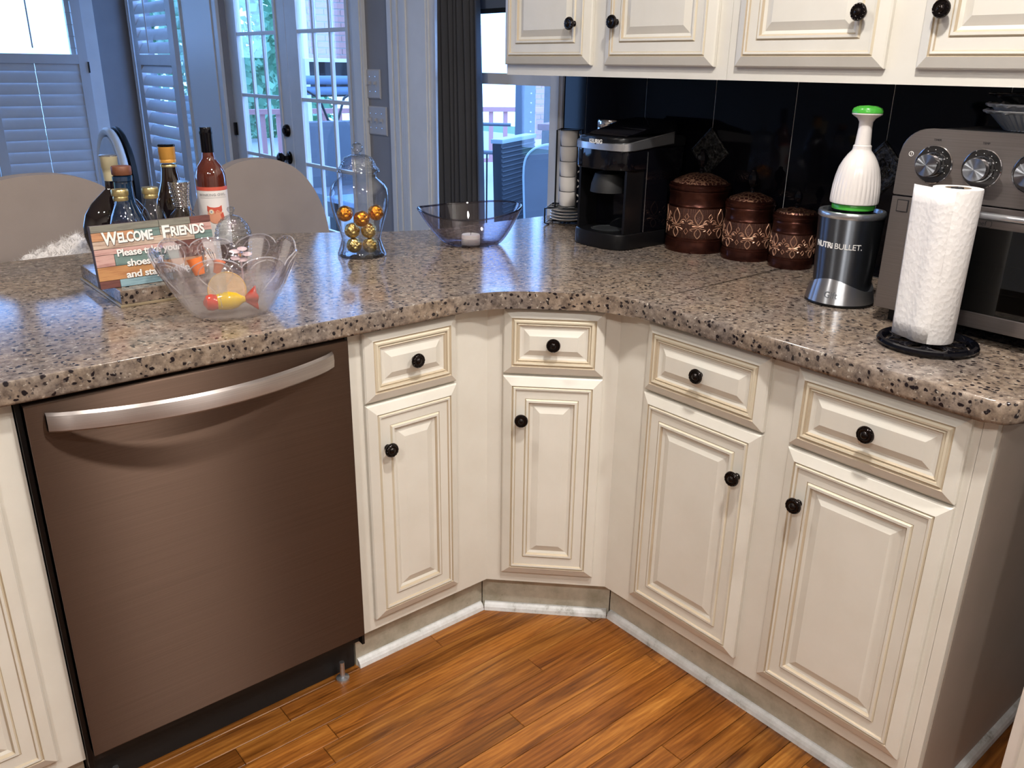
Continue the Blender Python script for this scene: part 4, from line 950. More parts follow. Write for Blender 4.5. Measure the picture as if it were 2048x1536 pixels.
MB().lathe([(.0245,0),(.0255,.001),(.0255,.026),(.0245,.0285),(.020,.027),(0,.0265)],36).build('wax',wax,cn); MB().tube([(0,0,.0265),(.001,0,.034),(.003,.001,.038)],.0007,6).build('wick',blackm,cn)
MB().lathe([(.0258,.0),(.0262,.001),(.0262,.018),(.0258,.018)],36,cap0=False,cap1=False).build('cup',mk_frost('candle_cup',(.8,.78,.76),.3),cn)

# ---------------------------------------------------------------- granite tray block, sign, bottles
SX0,SX1,SY0,SY1=.268,.535,.302,.602; SZ=.0345
gb=thing('granite_block','thick granite block with a pale gold edge strip under the bottles','block',(0,0,0))
MB().box(SX0,SX1,SY0,SY1,ZC+.006,ZC+SZ,b=.002).build('stone',mk_granite(),gb); MB().box(SX0-.004,SX1+.004,SY0-.004,SY1+.004,ZC+.0004,ZC+.0058,b=.0015).build('edge_strip',mat('brass_strip',(.42,.34,.22),.35,.4),gb)
BZ=ZC+SZ+.0006
sg=thing('sign','wooden plank sign reading Welcome Friends, propped on the granite block','sign',(.2405,.333,BZ),R(0),rot=(R(-6),0,R(1.5)))
SW,SH=.247,.128
rows=[(.128,.1135,[(0,.55,0),(.55,.82,0),(.82,1,3)]),(.1135,.0965,[(0,.34,1),(.34,.55,4),(.55,.80,8),(.80,1,7)]),(.0965,.080,[(0,.62,2),(.62,.84,2),(.84,1,4)]),(.080,.068,[(0,.66,7),(.66,1,3)]),(.068,.044,[(0,.15,7),(.15,.68,4),(.68,1,3)]),(.044,.016,[(0,.60,5),(.60,1,1)]),(.016,0,[(0,.16,3),(.16,.60,6),(.60,1,0)])]
MB().box(.001,SW-.001,.004,.020,.0005,SH-.0005).build('backing',mat('sign_edge',(.10,.06,.045),.7),sg)
for zt,zb,cells in rows:
    for a,b,mi in cells:
        MB().box(a*SW+.0004,b*SW-.0004,0,.0042,zb+.0004,zt-.0004,b=.0005).build('plank',signm[mi],sg)
SHADOWM=mat('sign_shadow',(.03,.018,.015),.6)
def signtext(txt,size,x0,x1,z,off=0,sp=1):
    tv,tf=text_geo(txt,size,.0004,off,sp,'LEFT'); lo=min(p[0] for p in tv); hi=max(p[0] for p in tv); k=(x1-x0)/(hi-lo)
    tv=[((p[0]-lo)*k,p[1],p[2]) for p in tv]
    for m_,dx,dz,dy,nm in ((SHADOWM,.0010,-.0010,-.0005,'lettering_shadow'),(whitem,0,0,-.0014,'lettering')):
        MB().add(tv,tf,0,False,T(x0+dx,dy,z+dz)@TXM).build(nm,m_,sg)
signtext('W',.036,.019,.049,.0880,.0010); signtext('ELCOME',.0275,.0495,.1200,.0905,.0009,.95); signtext('F',.036,.1400,.1560,.0900,.0010); signtext('RIENDS',.0275,.1575,.2300,.0920,.0009,.95)
signtext('Please take your',.0200,.0430,.1750,.0630,.0005,.95); signtext('shoes off',.0200,.0590,.1350,.0410,.0005,.95); signtext('and stay awhile!',.0200,.0540,.1900,.0175,.0005,.95)

def bottle(label,x,y,z0,prof,m_,cap=None,capm=None,extra=None,name='bottle',sy=1,group='bottles behind the welcome sign'):
    t=thing(name,label,'bottle',(x,y,z0),0,group); M=Matrix.Diagonal((1,sy,1,1)); MB().lathe(prof,44,0,M).build('glass_body',m_,t)
    if cap: MB().lathe(cap,36).build('cap',capm,t)
    return t
# 1 round dark flask
fl_=bottle('round dark flask-shaped bottle with a cream foil neck, leftmost of the bottles',.352,.560,BZ,[(.040,0),(.048,.003),(.066,.035),(.0745,.070),(.0740,.092),(.066,.118),(.050,.140),(.030,.158),(.0165,.170),(.0150,.190)],blackglass,[(.0155,.188),(.0160,.205),(.0163,.214),(.0178,.216),(.0178,.236),(.0185,.238),(.0185,.242),(.0165,.243),(0,.243)],mat('cream_foil',(.62,.55,.36),.45,.3),sy=.46)
MB().lathe([(.0187,.2405),(.0190,.2430),(.0165,.2436),(0,.2434)],32,cap0=False).build('cap_top',satin,fl_)
# 2 blue bottle with cork stopper
bt=bottle('dark blue bottle with a brown wooden stopper',.351,.472,BZ,[(.036,0),(.040,.003),(.041,.085),(.038,.110),(.028,.135),(.021,.150),(.019,.165),(.0185,.195),(.0205,.197),(.0205,.206),(.017,.208)],blueglass,[(.0195,.209),(.0205,.211),(.0205,.225),(.019,.2275),(0,.228)],mat('brown_cork',(.16,.055,.025),.5))
# 3,4 small clear bottles with gold caps
for lb,x,y,lq,lm,hh in (('small clear bottle of dark liquor with a gold screw cap',.3225,.402,.120,cola,0),('small clear bottle with a gold screw cap, between the blue bottle and the jewelled decanter',.3835,.402,.060,mk_frost('pale_liquor',(.55,.42,.30),.5,.1),-.002)):
    t=bottle(lb,x,y,BZ,[(.027,0),(.0295,.003),(.0300,.095),(.0285,.115),(.0235,.135),(.0165,.150),(.0135,.158),(.0130,.166)],glass,[(.0145,.1655+0),(.0150,.167),(.0150,.1725),(.0140,.1745),(.0165,.1755),(.0170,.178),(.0170,.186),(.0158,.1885),(0,.189)],goldm)
    MB().lathe([(.0255,.003),(.0272,.005),(.0275,lq*.8),(.0265,lq)],36).build('liquid',lm,t)
# 5 dark bottle with amber cap
t=bottle('dark brown bottle with a ribbed amber cap',.467,.520,BZ,[(.034,0),(.0375,.003),(.038,.120),(.036,.140),(.027,.165),(.0205,.185),(.0175,.205),(.0165,.222)],mk_dark_glass('brown_black_glass',(.012,.006,.004)),[(.0168,.224),(.0178,.2245),(.0178,.230),(.0172,.2315),(.0180,.233),(.0175,.2385),(.0182,.240),(.0176,.2455),(.0183,.247),(.0178,.2525),(.0184,.254),(.0180,.2590),(.0165,.2605),(0,.261)],mat('amber_cap',(.62,.30,.06),.3,.3))
MB().lathe([(.0172,.2145),(.0180,.2155),(.0180,.2190),(.0174,.2200)],32,cap0=False,cap1=False).build('gold_band',goldm,t)
MB().lathe([(.0182,.2592),(.0186,.2600),(.0186,.2632),(.0170,.2640),(0,.2640)],32).build('cap_top',blackgloss,t)
# 6 decanter with rhinestone stopper
t=thing('decanter','clear decanter with a flared jewelled silver stopper','decanter',(.4515,.420,BZ),0,'bottles behind the welcome sign')
MB().lathe([(.029,0),(.033,.003),(.035,.070),(.0335,.100),(.0250,.124),(.0150,.134),(.0140,.140)],40).build('glass_body',glass,t)
mb=MB(); rowsn=13
st=MB().lathe([(.0145,.138),(.0150,.142),(.0160,.155),(.0185,.175),(.0215,.192),(.0215,.1935),(0,.1935)],32).build('stopper',chrome,t)
for j in range(rowsn):
    z=.1415+j*.0041; r=.0150+(.0218-.0150)*((z-.1415)/.052)**1.1
    for i in range(22):
        a=2*PI*(i+.5*(j%2))/22; bx=polar(r,a,z); M=T(*bx)@RZ(a)@RY(R(90)); mb.lathe([(.0021,-.0002),(.0019,.0008),(.0008,.0016),(0,.0017)],5,0,M,smooth=False)
mb.build('rhinestones',chrome,st)
# 7 rose wine bottle with owl label
ox,oy=.590,.600
t=thing('wine_bottle','rose wine bottle with an owl label and a black capsule','bottle',(ox,oy,ZC+.0006)); oa=CAMAZ(ox,oy)
prof=[(.030,.0),(.0345,.003),(.0362,.010),(.0362,.205),(.0353,.216),(.0328,.226),(.0270,.238),(.0200,.247),(.0158,.254),(.0146,.262),(.0138,.275)]
MB().lathe(prof,48).build('glass_body',rose,t)
MB().lathe([(.0140,.268),(.0146,.270),(.0143,.310),(.0150,.312),(.0150,.325),(.0140,.3272),(0,.3275)],36).build('capsule',blackgloss,t)
LR=.0366
def lab(z0,z1,a0,a1,r,m_,nm): return MB().lathe([(r-.0003,z0),(r,z0+.0001),(r,z1-.0001),(r-.0003,z1)],40,0,None,False,False,True,a0,a1).build(nm,m_,t)
lp=lab(.050,.181,oa-1.35,oa+1.35,LR,labelp,'label'); lab(.1812,.190,oa-1.35,oa+1.35,LR,labelr,'label_band')
def lwrap(pts,e,m_,nm,closed=True):
    """flat polygon wrapped on the label; pts=(u,z)"""
    bm=bmesh.new(); vs=[bm.verts.new((u,z,0)) for u,z in pts]; bm.faces.new(vs); bmesh.ops.triangulate(bm,faces=bm.faces[:]); bmesh.ops.subdivide_edges(bm,edges=bm.edges[:],cuts=7,use_grid_fill=True)
    for v in bm.verts:
        u,z=v.co.x,v.co.y; r=LR+.0006+e; v.co=Vector(polar(r,ocen+u/r,z))
    return MB().frombm(bm,0,True).build(nm,m_,lp,fix=False)
ocen=oa+.05
ell=lambda cx,cz,rx,rz,n=20,a0=0,a1=360: [(cx+rx*math.cos(R(a0+(a1-a0)*i/(n))),cz+rz*math.sin(R(a0+(a1-a0)*i/n))) for i in range(n+ (0 if a1-a0==360 else 1))]
lwrap(ell(0,.122,.0185,.0195),.0000,owlp,'owl_body'); lwrap([(-.0175,.1465),(-.010,.1425),(0,.1415),(.010,.1425),(.0175,.1465),(.0178,.134),(.0150,.130),(.006,.136),(0,.131),(-.006,.136),(-.0150,.130),(-.0178,.134)],.0002,labelr,'owl_brow')
lwrap(ell(-.0085,.1315,.0060,.0060,16),.0004,mat('owl_eye_ring',(.85,.60,.35),.6),'owl_eye'); lwrap(ell(-.0085,.1315,.0040,.0040,14),.0006,whitem,'owl_eye'); lwrap(ell(-.0085,.1315,.0020,.0020,12),.0008,labelg,'owl_pupil')
lwrap([(.004,.1325),(.009,.1308),(.014,.1325),(.014,.1315),(.009,.1296),(.004,.1315)],.0005,labelr,'owl_wink'); lwrap([(-.0018,.1305),(.0018,.1305),(0,.1265)],.0006,labelr,'owl_beak')
lwrap([(.012,.124),(.0195,.130),(.0225,.114),(.016,.108)],.0003,labelr,'owl_wing')
wraptext('WINKING OWL.',.0088,LR+.0002,.169,oa+.02,lp,labelg,sp=1.1,name='lettering'); 
lwrap([(-.034,.1645),(.034,.1645),(.034,.1650),(-.034,.1650)],.0001,labelg,'label_rule')
# ribbed glass candy dome
t=thing('ribbed_glass_jar','small ribbed clear glass jar with a ball knob, right of the sign','jar',(.592,.498,ZC+.0006)); 
prof=[(.030,0),(.034,.002)]+[(.0375+.0045*math.sin(min(1,k/16)*PI*.5)*(1)-.0008*(k%2)*2,.006+.0042*k) for k in range(17)]
MB().lathe(prof,44,cap1=False).build('body',hamglass,t)
dome=[(.0425*math.cos(R(90)*k/18)+(.0016 if k%2 else 0),.076+.056*math.sin(R(90)*k/18)) for k in range(18)]
MB().lathe(dome+[(.005,.133),(.0045,.137),(.0075,.140),(.0090,.145),(.0075,.150),(0,.1525)],44,cap0=False).build('lid',hamglass,t)

# ---------------------------------------------------------------- crystal bowl and contents
cx,cy=.434,.147
cb=thing('crystal_bowl','frosted crystal bowl with a scalloped petal rim at the worktop edge','bowl',(cx,cy,ZC))
npet=9; n=npet*16; ks=16; v=[];f=[];mi=[]
def cr(t,a,ins=0):
    lobe=abs(math.cos(a*npet/2)); rim=.108+.020*lobe**.6+.006*math.sin(a*3+1)
    r=.074+.064*t**.85+.004*t*lobe; z=.002+ins+rim*t**1.10
    return polar(r-ins,a,z)
for k in range(ks+1):
    for i in range(n): v.append(cr(k/ks,2*PI*i/n))
for k in range(ks+1):
    for i in range(n): v.append(cr(1-k/ks,2*PI*i/n,.003))
K2=2*(ks+1)
mb=MB()
for k in range(K2-1):
    for i in range(n):
        t=(k/ks if k<=ks else 1-(k-ks-1)/ks); a=2*PI*(i+.5)/n; ph_=math.cos(a*npet)
        q=0 if t<.50 else (2 if (ph_>.25 and t<.95) else 1)
        mi.append(q)
        f.append((k*n+i,k*n+(i+1)%n,(k+1)*n+(i+1)%n,(k+1)*n+i))
f.append(list(range(n))[::-1]); f.append([(K2-1)*n+i for i in range(n)]); mi+= [0,0]
mb.add(v,f,0,True); mb.m=mi; mb.build('shell',[frost,mk_glass('crystal',(.93,.91,.93),(.55,.52,.55),.02,.06,90),frost2],cb,ang=60)
mb=MB()
for k in range(npet):   # raised flower petals
    a0=2*PI*k/npet
    for s_ in (-1,1): mb.tube([ (Vector(cr(.45+.53*math.sin(q)**.8,a0+s_*.26*math.sin(2*q)*.9,-.001))) for q in [R(4)+R(84)*j/10 for j in range(11)]],.0013,5)
    mb.tube([Vector(cr(.30+.35*j/6,a0,-.0012)) for j in range(7)],.0012,5)
mb.build('petal_relief',mk_frost('petal_ridge',(.66,.62,.63),.26,.15),cb)
mb=MB(); mb.tube([Vector(cr(1,2*PI*i/n,.0015)) for i in range(n)],.0014,6,closed=True); mb.build('rim',mk_frost('rim_crystal',(.72,.70,.73),.30,.05),cb)
rv=Vector((math.cos(R(20)),-math.sin(R(20)),0)); fv=Vector((math.sin(R(20)),math.cos(R(20)),0))
def bp(u,w_,z): p=Vector((cx,cy,ZC))+rv*u+fv*w_; return (p.x,p.y,p.z+z)
can=thing('glass_candy','wrapped-sweet shaped red and yellow glass ornament in the crystal bowl','ornament',bp(.0,-.030,.030),R(-12))
RM=RY(R(90))
MB().lathe([(.004,-.052),(.014,-.046),(.0170,-.036),(.015,-.026)],28,0,RM).build('red_end',red,can)
MB().lathe([(.0152,-.0262),(.0175,-.015),(.0185,-.002),(.0155,.012),(.008,.022),(.006,.028)],28,0,RM).build('yellow_body',yellow,can)
v=[];f=[];n2=30
for i in range(n2):
    a=2*PI*i/n2; q=1+.25*math.sin(a*5); v+=[(.028,.006*math.cos(a),.006*math.sin(a)),(.042+.003*math.sin(a*5),.017*q*math.cos(a),.017*q*math.sin(a)),(.050,.021*q*math.cos(a),.021*q*math.sin(a))]
for i in range(n2):
    j=(i+1)%n2; f+=[(i*3,j*3,j*3+1,i*3+1),(i*3+1,j*3+1,j*3+2,i*3+2)]
o_=MB().add(v,f,0,True).build('red_wrapper',mk_frost('red_clear_glass',(.75,.06,.03),.75,.08),can,fix=False); md=o_.modifiers.new('t','SOLIDIFY'); md.thickness=.0015
ds=thing('glass_disc','round amber-edged glass disc standing in the crystal bowl','disc',bp(-.004,-.004,.0445),0,rot=(R(72),0,R(-20)))
MB().lathe([(0,0),(.036,.0),(.0365,.001),(.036,.002),(0,.002)],40).build('disc',amberg,ds); MB().tube([polar(.0365,2*PI*i/40,.001) for i in range(40)],.0010,6,closed=True).build('amber_rim',mat('amber_edge',(.62,.42,.15),.2),ds)
on=thing('ornament','orange ribbon ornament with silver wire at the back rim of the crystal bowl','ornament',bp(-.052,.040,.070),R(20),rot=(R(10),R(-8),R(0)))
MB().lathe([(.010,0),(.0155,.030),(.0165,.034),(.0155,.034),(.0095,.002)],28,0,RX(R(-25)),cap0=True,cap1=False).build('cup',orange,on)
MB().lathe([(.007,0),(.011,.024),(.012,.026),(.011,.026)],24,0,T(.034,0,-.006)@RY(R(25)),cap1=False).build('cup',orange,on)
mb=MB()
for q in range(4): mb.tube(smooth([(.010,.0,.02),(.012+.004*q,.004*q,.045),(.016+.006*q,.003,.058-.006*q),(.024+.004*q,.0,.040-.01*q),(.034,0,.014)],4),.0007,5)
mb.build('wire',chrome,on)
mb=MB()
for q in range(5):
    a=2*PI*q/5; mb.lathe([(.0,-.004),(.008,-.002),(.010,.0),(.006,.002),(0,.003)],14,0,T(.013*math.cos(a),0,.013*math.sin(a)))
gf=thing('glass_flower','pink-tinted clear glass flower leaning at the back of the crystal bowl','ornament',bp(.030,.050,.105),0,rot=(R(15),0,R(-15))); mb.build('petals',mk_frost('pink_glass',(.85,.66,.68),.45,.05),gf)
MB().tube([(0,0,-.010),(.002,.0,-.045),(.0,-.004,-.086)],.0022,7).build('stem',mk_frost('pink_glass_stem',(.85,.70,.72),.4,.05),gf)
MB().lathe([(0,-.005),(.005,-.003),(.005,.003),(0,.005)],14).build('centre',chrome,gf)

# ---------------------------------------------------------------- bar stools, fur, oval chair
def stool(label,x,y,rz,hw,top,pw=2.0):
    t=thing('bar_stool',label,'chair',(x,y,FZ),rz,'upholstered bar stools behind the peninsula')
    # back: superellipse outline, curved slightly around the sitter; front face towards -Y
    n=40; pts=[]
    for i in range(n+1):
        a=PI*i/n; pts.append((hw*math.copysign(abs(math.cos(a))**(2/2.4),math.cos(a)),top-.34+.34*abs(math.sin(a))**(2/2.2)))
    out=[(-hw*.86,.70),(hw*.86,.70)]+pts
    out=[(hw*.86,.66)]+pts+[(-hw*.86,.66)]
    bm=bmesh.new(); lo=[bm.verts.new((px,0,pz)) for px,pz in out]; hi=[bm.verts.new((px,.06,pz)) for px,pz in out]; bm.faces.new(lo); bm.faces.new(hi[::-1]); N=len(out)
    for i in range(N): bm.faces.new((lo[i],hi[i],hi[(i+1)%N],lo[(i+1)%N]))
    es=[e for e in bm.edges if abs(e.verts[0].co.y-e.verts[1].co.y)<1e-6]
    bmesh.ops.bevel(bm,geom=es,offset=.018,segments=4,affect='EDGES')
    bmesh.ops.recalc_face_normals(bm,faces=bm.faces)
    bmesh.ops.triangulate(bm,faces=[f_ for f_ in bm.faces if len(f_.verts)>4])
    MB().frombm(bm).build('backrest',beige,t)
    MB().box(-hw*.95,hw*.95,-.42,.0,.60,.69,b=.025).build('seat',beige,t)
    for sx in (-1,1):
        for yy in (-.38,-.03): MB().tube([(sx*hw*.82,yy,.60),(sx*hw*.90,yy,0.0)],[.022,.014],8).build('leg',woodleg,t)
    for sx in (-1,1): MB().tube([(sx*hw*.87,-.38,.22),(sx*hw*.87,-.03,.22)],.010,8).build('stretcher',woodleg,t)
    return t
stool('beige upholstered bar stool with a rounded back, left one, with white fur beside it',.315,1.150,R(3),.30,1.095)
stool('beige upholstered bar stool with a rounded back, right one, behind the wine bottle',.955,1.150,R(-3),.232,1.104)
# white fur throw on the left stool
fu=thing('fur_throw','fluffy white fur throw bunched against the left bar stool behind the worktop','throw',(.285,1.045,.80)); bm=bmesh.new(); bmesh.ops.create_icosphere(bm,subdivisions=5,radius=1)
for v_ in bm.verts:
    p=v_.co; k=1+.16*math.sin(p.x*5+1)*math.sin(p.z*6)+.08*math.sin(p.x*13)*math.sin(p.y*11+p.z*9); v_.co=Vector((p.x*.115*k,p.y*.055*k,(p.z*.105*k)+.055*p.x))
mb=MB().frombm(bm); base=mb.build('fleece',furm,fu); rn=random.Random(3); mb=MB(); me=base.data
for i in range(9000):
    pl=me.polygons[rn.randrange(len(me.polygons))]; c=pl.center; nn=pl.normal; d=(Vector((rn.uniform(-1,1),rn.uniform(-.6,.6),rn.uniform(-1,1)))*.8+nn).normalized(); L=rn.uniform(.007,.018)
    u=nn.cross(Vector((rn.random(),rn.random(),rn.random()+.1))).normalized()*.0006; mb.add([c-u,c+u,c+d*L],[(0,1,2)])
o_=mb.build('fur_strands',furm,fu,fix=False); o_['kind']='stuff'
# oval-backed dining chair
oc=thing('dining_chair','dining chair with a pale blue oval back seen nearly edge-on by the far window','chair',(1.13,3.45,FZ),R(-88))
def ovring(rx,rz,n=36): return [(rx*math.cos(2*PI*i/n),rz*math.sin(2*PI*i/n)) for i in range(n)]
n=36; a_=ovring(.20,.26); b_=ovring(.175,.235)
MB().tube([(x,0,.78+z) for x,z in a_],.022,10,closed=True).build('back_frame',mat('white_wood',(.75,.75,.74),.4),oc)
MB().prism([(x,z+.78) for x,z in b_],-.018,.018,0,XZ,b=.01).build('back_pad',bluefab,oc)
MB().prism([(x*1.09,z*1.09+.78) for x,z in a_],-.055,-.030,0,XZ,b=.006).build('back_shell',ironm,oc)
MB().box(-.24,.24,-.48,-.03,.42,.50,b=.03).build('seat',bluefab,oc)
for sx in (-.2,.2):
    for yy in (-.44,-.06): MB().tube([(sx,yy,.43),(sx*1.05,yy,0)],[.022,.014],8).build('leg',woodleg,oc)

# ---------------------------------------------------------------- outside: deck, railing, furniture, house wings
GZ=-.10
dk=struct(MB().box(1.96,13,-2,16,GZ-.08,GZ).build('deck',deckm),'pale weathered deck outside the french doors','deck')
struct(MB().box(-30,45,-20,60,-3.2,-3.1).build('lawn',mat('lawn',(.12,.22,.10),.9)),'green lawn beyond the deck','lawn')
def railing(label,p0,p1,z0,z1):
    p0,p1=Vector(p0),Vector(p1); d=p1-p0; L=d.length; t=thing('railing',label,'railing',(*p0,z0),math.atan2(d.y,d.x),'red deck railings')
    h=z1-z0; MB().box(0,L,-.05,.05,h-.06,h).build('top_rail',railm,t); MB().box(0,L,-.025,.025,.08,.13).build('bottom_rail',railm,t)
    k=0; x=.07
    while x<L: MB().box(x-.028,x+.028,-.02,.02,.13,h-.06).build('baluster',railm,t); x+=.20
    for x in (0,L): MB().box(x-.05,x+.05,-.05,.05,-.02,h+.02).build('post',railm,t)
railing('red deck railing seen through the window beside the curtain',(6.2,8.6),(9.4,6.9),GZ+.15,.86)
railing('red deck railing seen through the left french door',(3.2,9.2),(6.1,8.7),GZ+.15,.84)
def brickwall(label,x0,x1,y,z0,z1,t_=.3):
    t=thing('brick_wall',label,'wall',(x0,y,0),0); MB().box(0,x1-x0,.01,t_,z0,z1).build('mortar_core',mortar,t)
    z=z0; r_=0; me=None
    while z<z1-.03:
        x=-(.105 if r_%2 else 0)
        while x<x1-x0-.02:
            a=max(0,x); b=min(x1-x0,x+.20)
            if b-a>.03 and z>.3: MB().box(a,b,0,.012,z,z+.058).build('brick',brickm,t)
            x+=.212
        z+=.070; r_+=1
brickwall('red brick house wall seen through the right french door',4.55,5.25,8.0,1.42,2.45)
brickwall('red brick chimney stack seen through the window by the wall cabinet',8.02,8.75,8.0,.40,1.50)
# dark window unit under bricks, white columns
hw_=thing('house_window','dark house window outside behind the patio sofa','window',(4.35,7.9,0)); MB().box(.0,.95,0,.05,1.02,1.40).build('pane',blackgloss,hw_); MB().box(-.02,.97,-.01,.03,1.22,1.235).build('muntin',plasw,hw_); MB().box(-.03,.98,-.01,.05,1.40,1.44).build('head',plasw,hw_)
for lb,x,y,r in (('white porch column left of the brick wall outside',4.36,7.6,.05),('white porch column right of the brick wall outside',4.93,7.5,.045)):
    c_=thing('porch_column',lb,'column',(x,y,GZ)); MB().box(-r,r,-r,r,.02,3.4,b=.005).build('shaft',plasw,c_); MB().box(-r*1.4,r*1.4,-r*1.4,r*1.4,0,.10,b=.005).build('plinth',plasw,c_)
# siding corner left
sd=thing('house_siding','grey siding corner of a building seen at the left edge of the french doors','building',(3.35,8.6,GZ))
for k in range(14): MB().box(0,.58,-.012-.004,.2,.08*k,.08*k+.078).build('siding_board',sidingm,sd)
# grey post with string lights
po=thing('deck_post','thick grey-blue deck post with a string of small lights','post',(4.62,4.13,GZ),R(0)); MB().box(-.06,.06,-.06,.06,0,3.2,b=.004).build('post',mat('grey_post',(.12,.14,.17),.7),po)
mb=MB()
for k in range(15): mb.lathe([(0,-.008),(.008,0),(0,.008)],6,0,T(.0,-.072,.75+.075*k))
mb.build('light_string',mat('fairy_bulb',(.9,.9,.85),.3),po)
dp=thing('dark_post','dark wooden post behind the string lights','post',(4.85,4.08,GZ)); MB().box(-.03,.03,-.04,.04,0,3.2,b=.003).build('post',blackm,dp)
# step ladder
ld=thing('step_ladder','blue-grey aluminium step ladder leaning outside the window','ladder',(6.2,5.35,GZ),R(-48))
for s_ in (-.22,.22):
    MB().tube([(s_,0,0),(s_*.6,.38,2.1)],.03,6).build('rail',alum,ld); MB().tube([(s_,.85,0),(s_*.6,.42,2.1)],.02,6).build('rear_rail',alum,ld)
for k in range(6): MB().box(-.2+.01*k,.2-.01*k,.06*k-.0,.06*k+.09,.30*k+.28,.30*k+.30).build('step',alum,ld)
# patio grill box
gr=thing('grill','black grill cabinet with white letters outside the window','grill',(3.55,2.72,GZ),R(-60)); MB().box(0,.55,0,.35,.40,1.10,b=.02).build('cabinet',blackp,gr); MB().box(-.02,.57,-.02,.37,1.10,1.14,b=.01).build('lid',mat('grill_red_edge',(.20,.03,.02),.4),gr)
tv,tf=text_geo('BS',.09,.001,.002); MB().add(tv,tf,0,False,T(.27,-.001,.93)@TXM).build('lettering',whitem,gr)
for xx in (.04,.51): MB().box(xx-.02,xx+.02,.1,.14,0,.40).build('leg',ironm,gr)
# grey padded patio chair and wicker chair
def padchair(label,x,y,rz,hw,top,m_):
    t=thing('patio_chair',label,'chair',(x,y,GZ),rz,None); n=24; out=[(hw*.92,.35)]+[(hw*math.copysign(abs(math.cos(PI*i/n))**.5,math.cos(PI*i/n)),top-.18+.18*abs(math.sin(PI*i/n))**.6) for i in range(n+1)]+[(-hw*.92,.35)]
    MB().prism(out,-.09,0,0,XZ,b=.015).build('backrest',m_,t); MB().box(-hw,hw,-.5,.0,.33,.45,b=.03).build('seat',m_,t)
    MB().tube([(px,-.004,pz) for px,pz in out],.006,5).build('piping',alum,t)
    for sx in (-1,1):
        for yy in (-.45,.03): MB().tube([(sx*hw*.85,yy,.34),(sx*hw*.9,yy,0)],.018,8).build('leg',ironm,t)
padchair('grey padded patio chair standing just outside the window',3.14,1.93,R(-40),.31,1.09,greyfab)
t=thing('wicker_chair','dark wicker armchair outside the window behind the grey chair','chair',(3.22,2.55,GZ),R(28))
MB().prism([(-.22,.35),(.22,.35),(.27,1.06),(-.27,1.06)],-.06,0,0,XZ,b=.01).build('backrest',wickerm,t); MB().box(-.26,.26,-.5,0,.32,.42,b=.02).build('seat',wickerm,t)
mb=MB()
for k in range(26): mb.tube([(-.22-.0019*k*1.0,-.0-.002,.37+.0265*k),(.22+.0019*k,-.002,.37+.0265*k)],.006,4)
mb.build('weave',wickerm,t); MB().box(-.275,.275,-.01,.065,1.06,1.085,b=.005).build('top_rail',alum,t)
for sx in (-.22,.22):
    for yy in (-.45,-.03): MB().box(sx-.02,sx+.02,yy-.02,yy+.02,0,.33).build('leg',wickerm,t)
# iron bistro rail stand
t=thing('iron_plant_stand','grey iron stand with two bars and thin uprights on the deck','stand',(3.25,3.28,GZ),R(-50))
mb=MB(); mb.tube([(-.4,0,1.12),(.4,0,1.12)],.011,8); mb.build('top_bar',mat('grey_iron',(.18,.2,.24),.4,.5),t); MB().tube([(-.4,0,.94),(.4,0,.94)],.014,8).build('mid_bar',mat('grey_iron2',(.22,.24,.28),.4,.5),t)
for k in range(7): MB().tube([(-.36+.12*k,0,.94),(-.36+.12*k+.004*math.sin(k),0,0)],.006,6).build('upright',ironm,t)
# patio sofa, cushions, scroll chairs and table behind the right french door
t=thing('patio_sofa','dark grey patio sofa seen through the right french door','sofa',(3.1,5.3,GZ),R(0)); MB().box(0,1.35,0,.12,.35,1.02,b=.04).build('backrest',greyfab,t); MB().box(0,1.35,-.6,0,.30,.48,b=.04).build('seat',greyfab,t)
for xx in (.05,1.3):
    for yy in (-.5,.06): MB().box(xx-.03,xx+.03,yy-.03,yy+.03,0,.31).build('leg',ironm,t)
t=thing('patio_table','low pale blue patio table seen through the right french door','table',(3.0,4.35,GZ)); MB().box(0,.95,-.35,.3,.46,.50,b=.01).build('tabletop',mat('pale_blue_top',(.35,.5,.7),.3),t)
for xx in (.06,.89):
    for yy in (-.3,.25): MB().box(xx-.02,xx+.02,yy-.02,yy+.02,0,.46).build('leg',ironm,t)
t=thing('rolled_cushions','two blue-grey bolster cushions on a rack outside the french door','cushion',(3.62,6.5,GZ)); 
for k,zz in enumerate((1.33,1.23)): MB().tube([(0,0,zz),(.75,0,zz)],.042-.003*k,14).build('bolster',mat('bolster_blue',(.16,.24,.36),.7),t)
for xx in (.02,.73): MB().tube([(xx,.02,0),(xx,.02,1.36)],.012,6).build('upright',ironm,t)
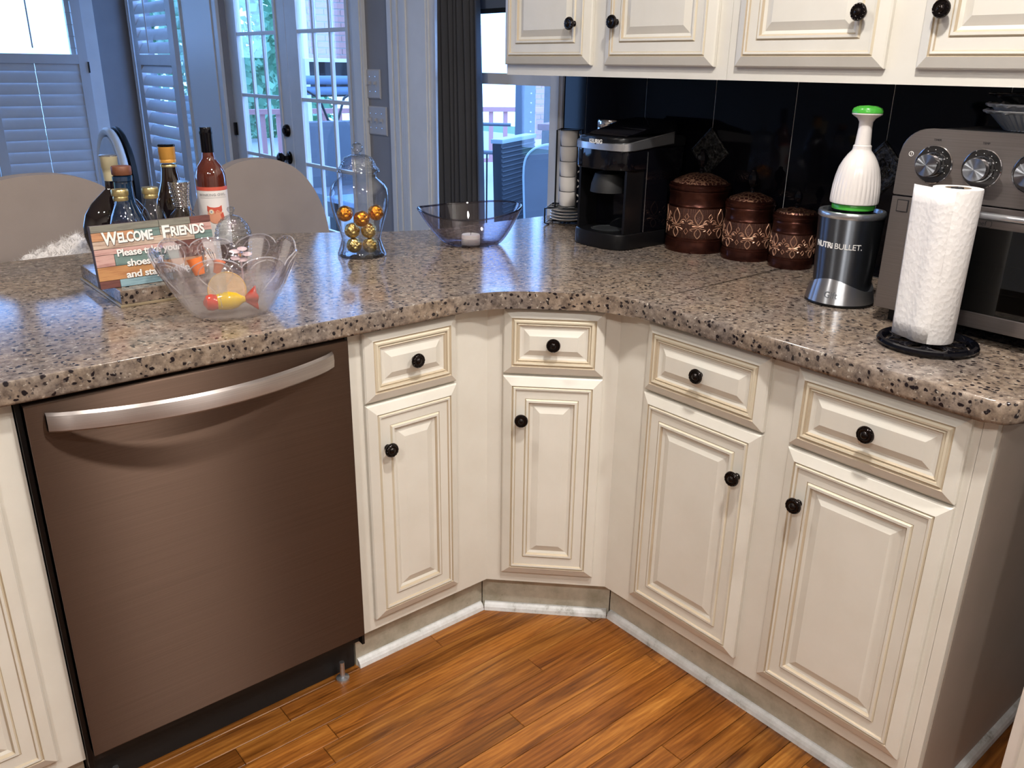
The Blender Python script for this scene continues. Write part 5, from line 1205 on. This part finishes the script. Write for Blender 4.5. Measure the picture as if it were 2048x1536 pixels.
def scrollchair(label,x,y,s=1):
    t=thing('iron_scroll_chair',label,'chair',(x,y,GZ),R(0)); mb=MB(); MB().tube([(-.24,0,0),(-.24,0,.95),(-.15,0,1.18),(0,0,1.26),(.15,0,1.18),(.24,0,.95),(.24,0,0)],.012,6).build('back_frame',ironm,t)
    for sx in (-1,1):
        for zc_ in (.72,.92):
            mb.tube([(sx*(.11+(.02+.075*q)*math.cos(q*7)),0,zc_+(.02+.075*q)*math.sin(q*7)) for q in [i/22 for i in range(23)]],.006,5)
    mb.tube([(0,0,.45),(0,0,1.24)],.006,5); mb.tube([(-.24,0,.5),(.24,0,.5)],.008,5); mb.build('scrollwork',ironm,t); MB().box(-.25,.25,-.45,.0,.42,.46,b=.01).build('seat',ironm,t)
    for sx in (-.22,.22): MB().tube([(sx,-.42,.42),(sx,-.42,0)],.012,6).build('leg',ironm,t)
scrollchair('black iron scrollwork chair, the left one behind the patio sofa',3.55,6.0); scrollchair('black iron scrollwork chair, the right one behind the patio sofa',4.08,5.95)
# trees
def tree(label,x,y,r,h,seed,cnt=2600):
    t=thing('tree',label,'tree',(x,y,-3.1)); rn=random.Random(seed); MB().tube([(0,0,0),(.1,0,h*.5),(0,.1,h*.75)],[.18,.12,.06],8).build('trunk',woodleg,t); mb=MB()
    for i in range(cnt):
        a=rn.uniform(0,2*PI); b=math.acos(rn.uniform(-1,1)); q=r*rn.uniform(.55,1)*(1+.2*math.sin(a*3)); c=Vector((q*math.sin(b)*math.cos(a),q*math.sin(b)*math.sin(a),h*.75+q*1.3*math.cos(b)))
        u=Vector((rn.uniform(-1,1),rn.uniform(-1,1),rn.uniform(-1,1))).normalized()*.11; w_=u.cross(Vector((rn.random(),rn.random(),rn.random()))).normalized()*.08; mb.add([c-u,c-w_,c+u,c+w_],[(0,1,2,3)])
    o_=mb.build('foliage',leafm,t,fix=False); o_['kind']='stuff'
tree('leafy green tree seen through the left french door, left of the bright gap',6.9,16.0,1.5,6.6,1); tree('lower green shrub tree seen through the left french door, above the red railing',9.6,19.5,1.5,4.6,2)
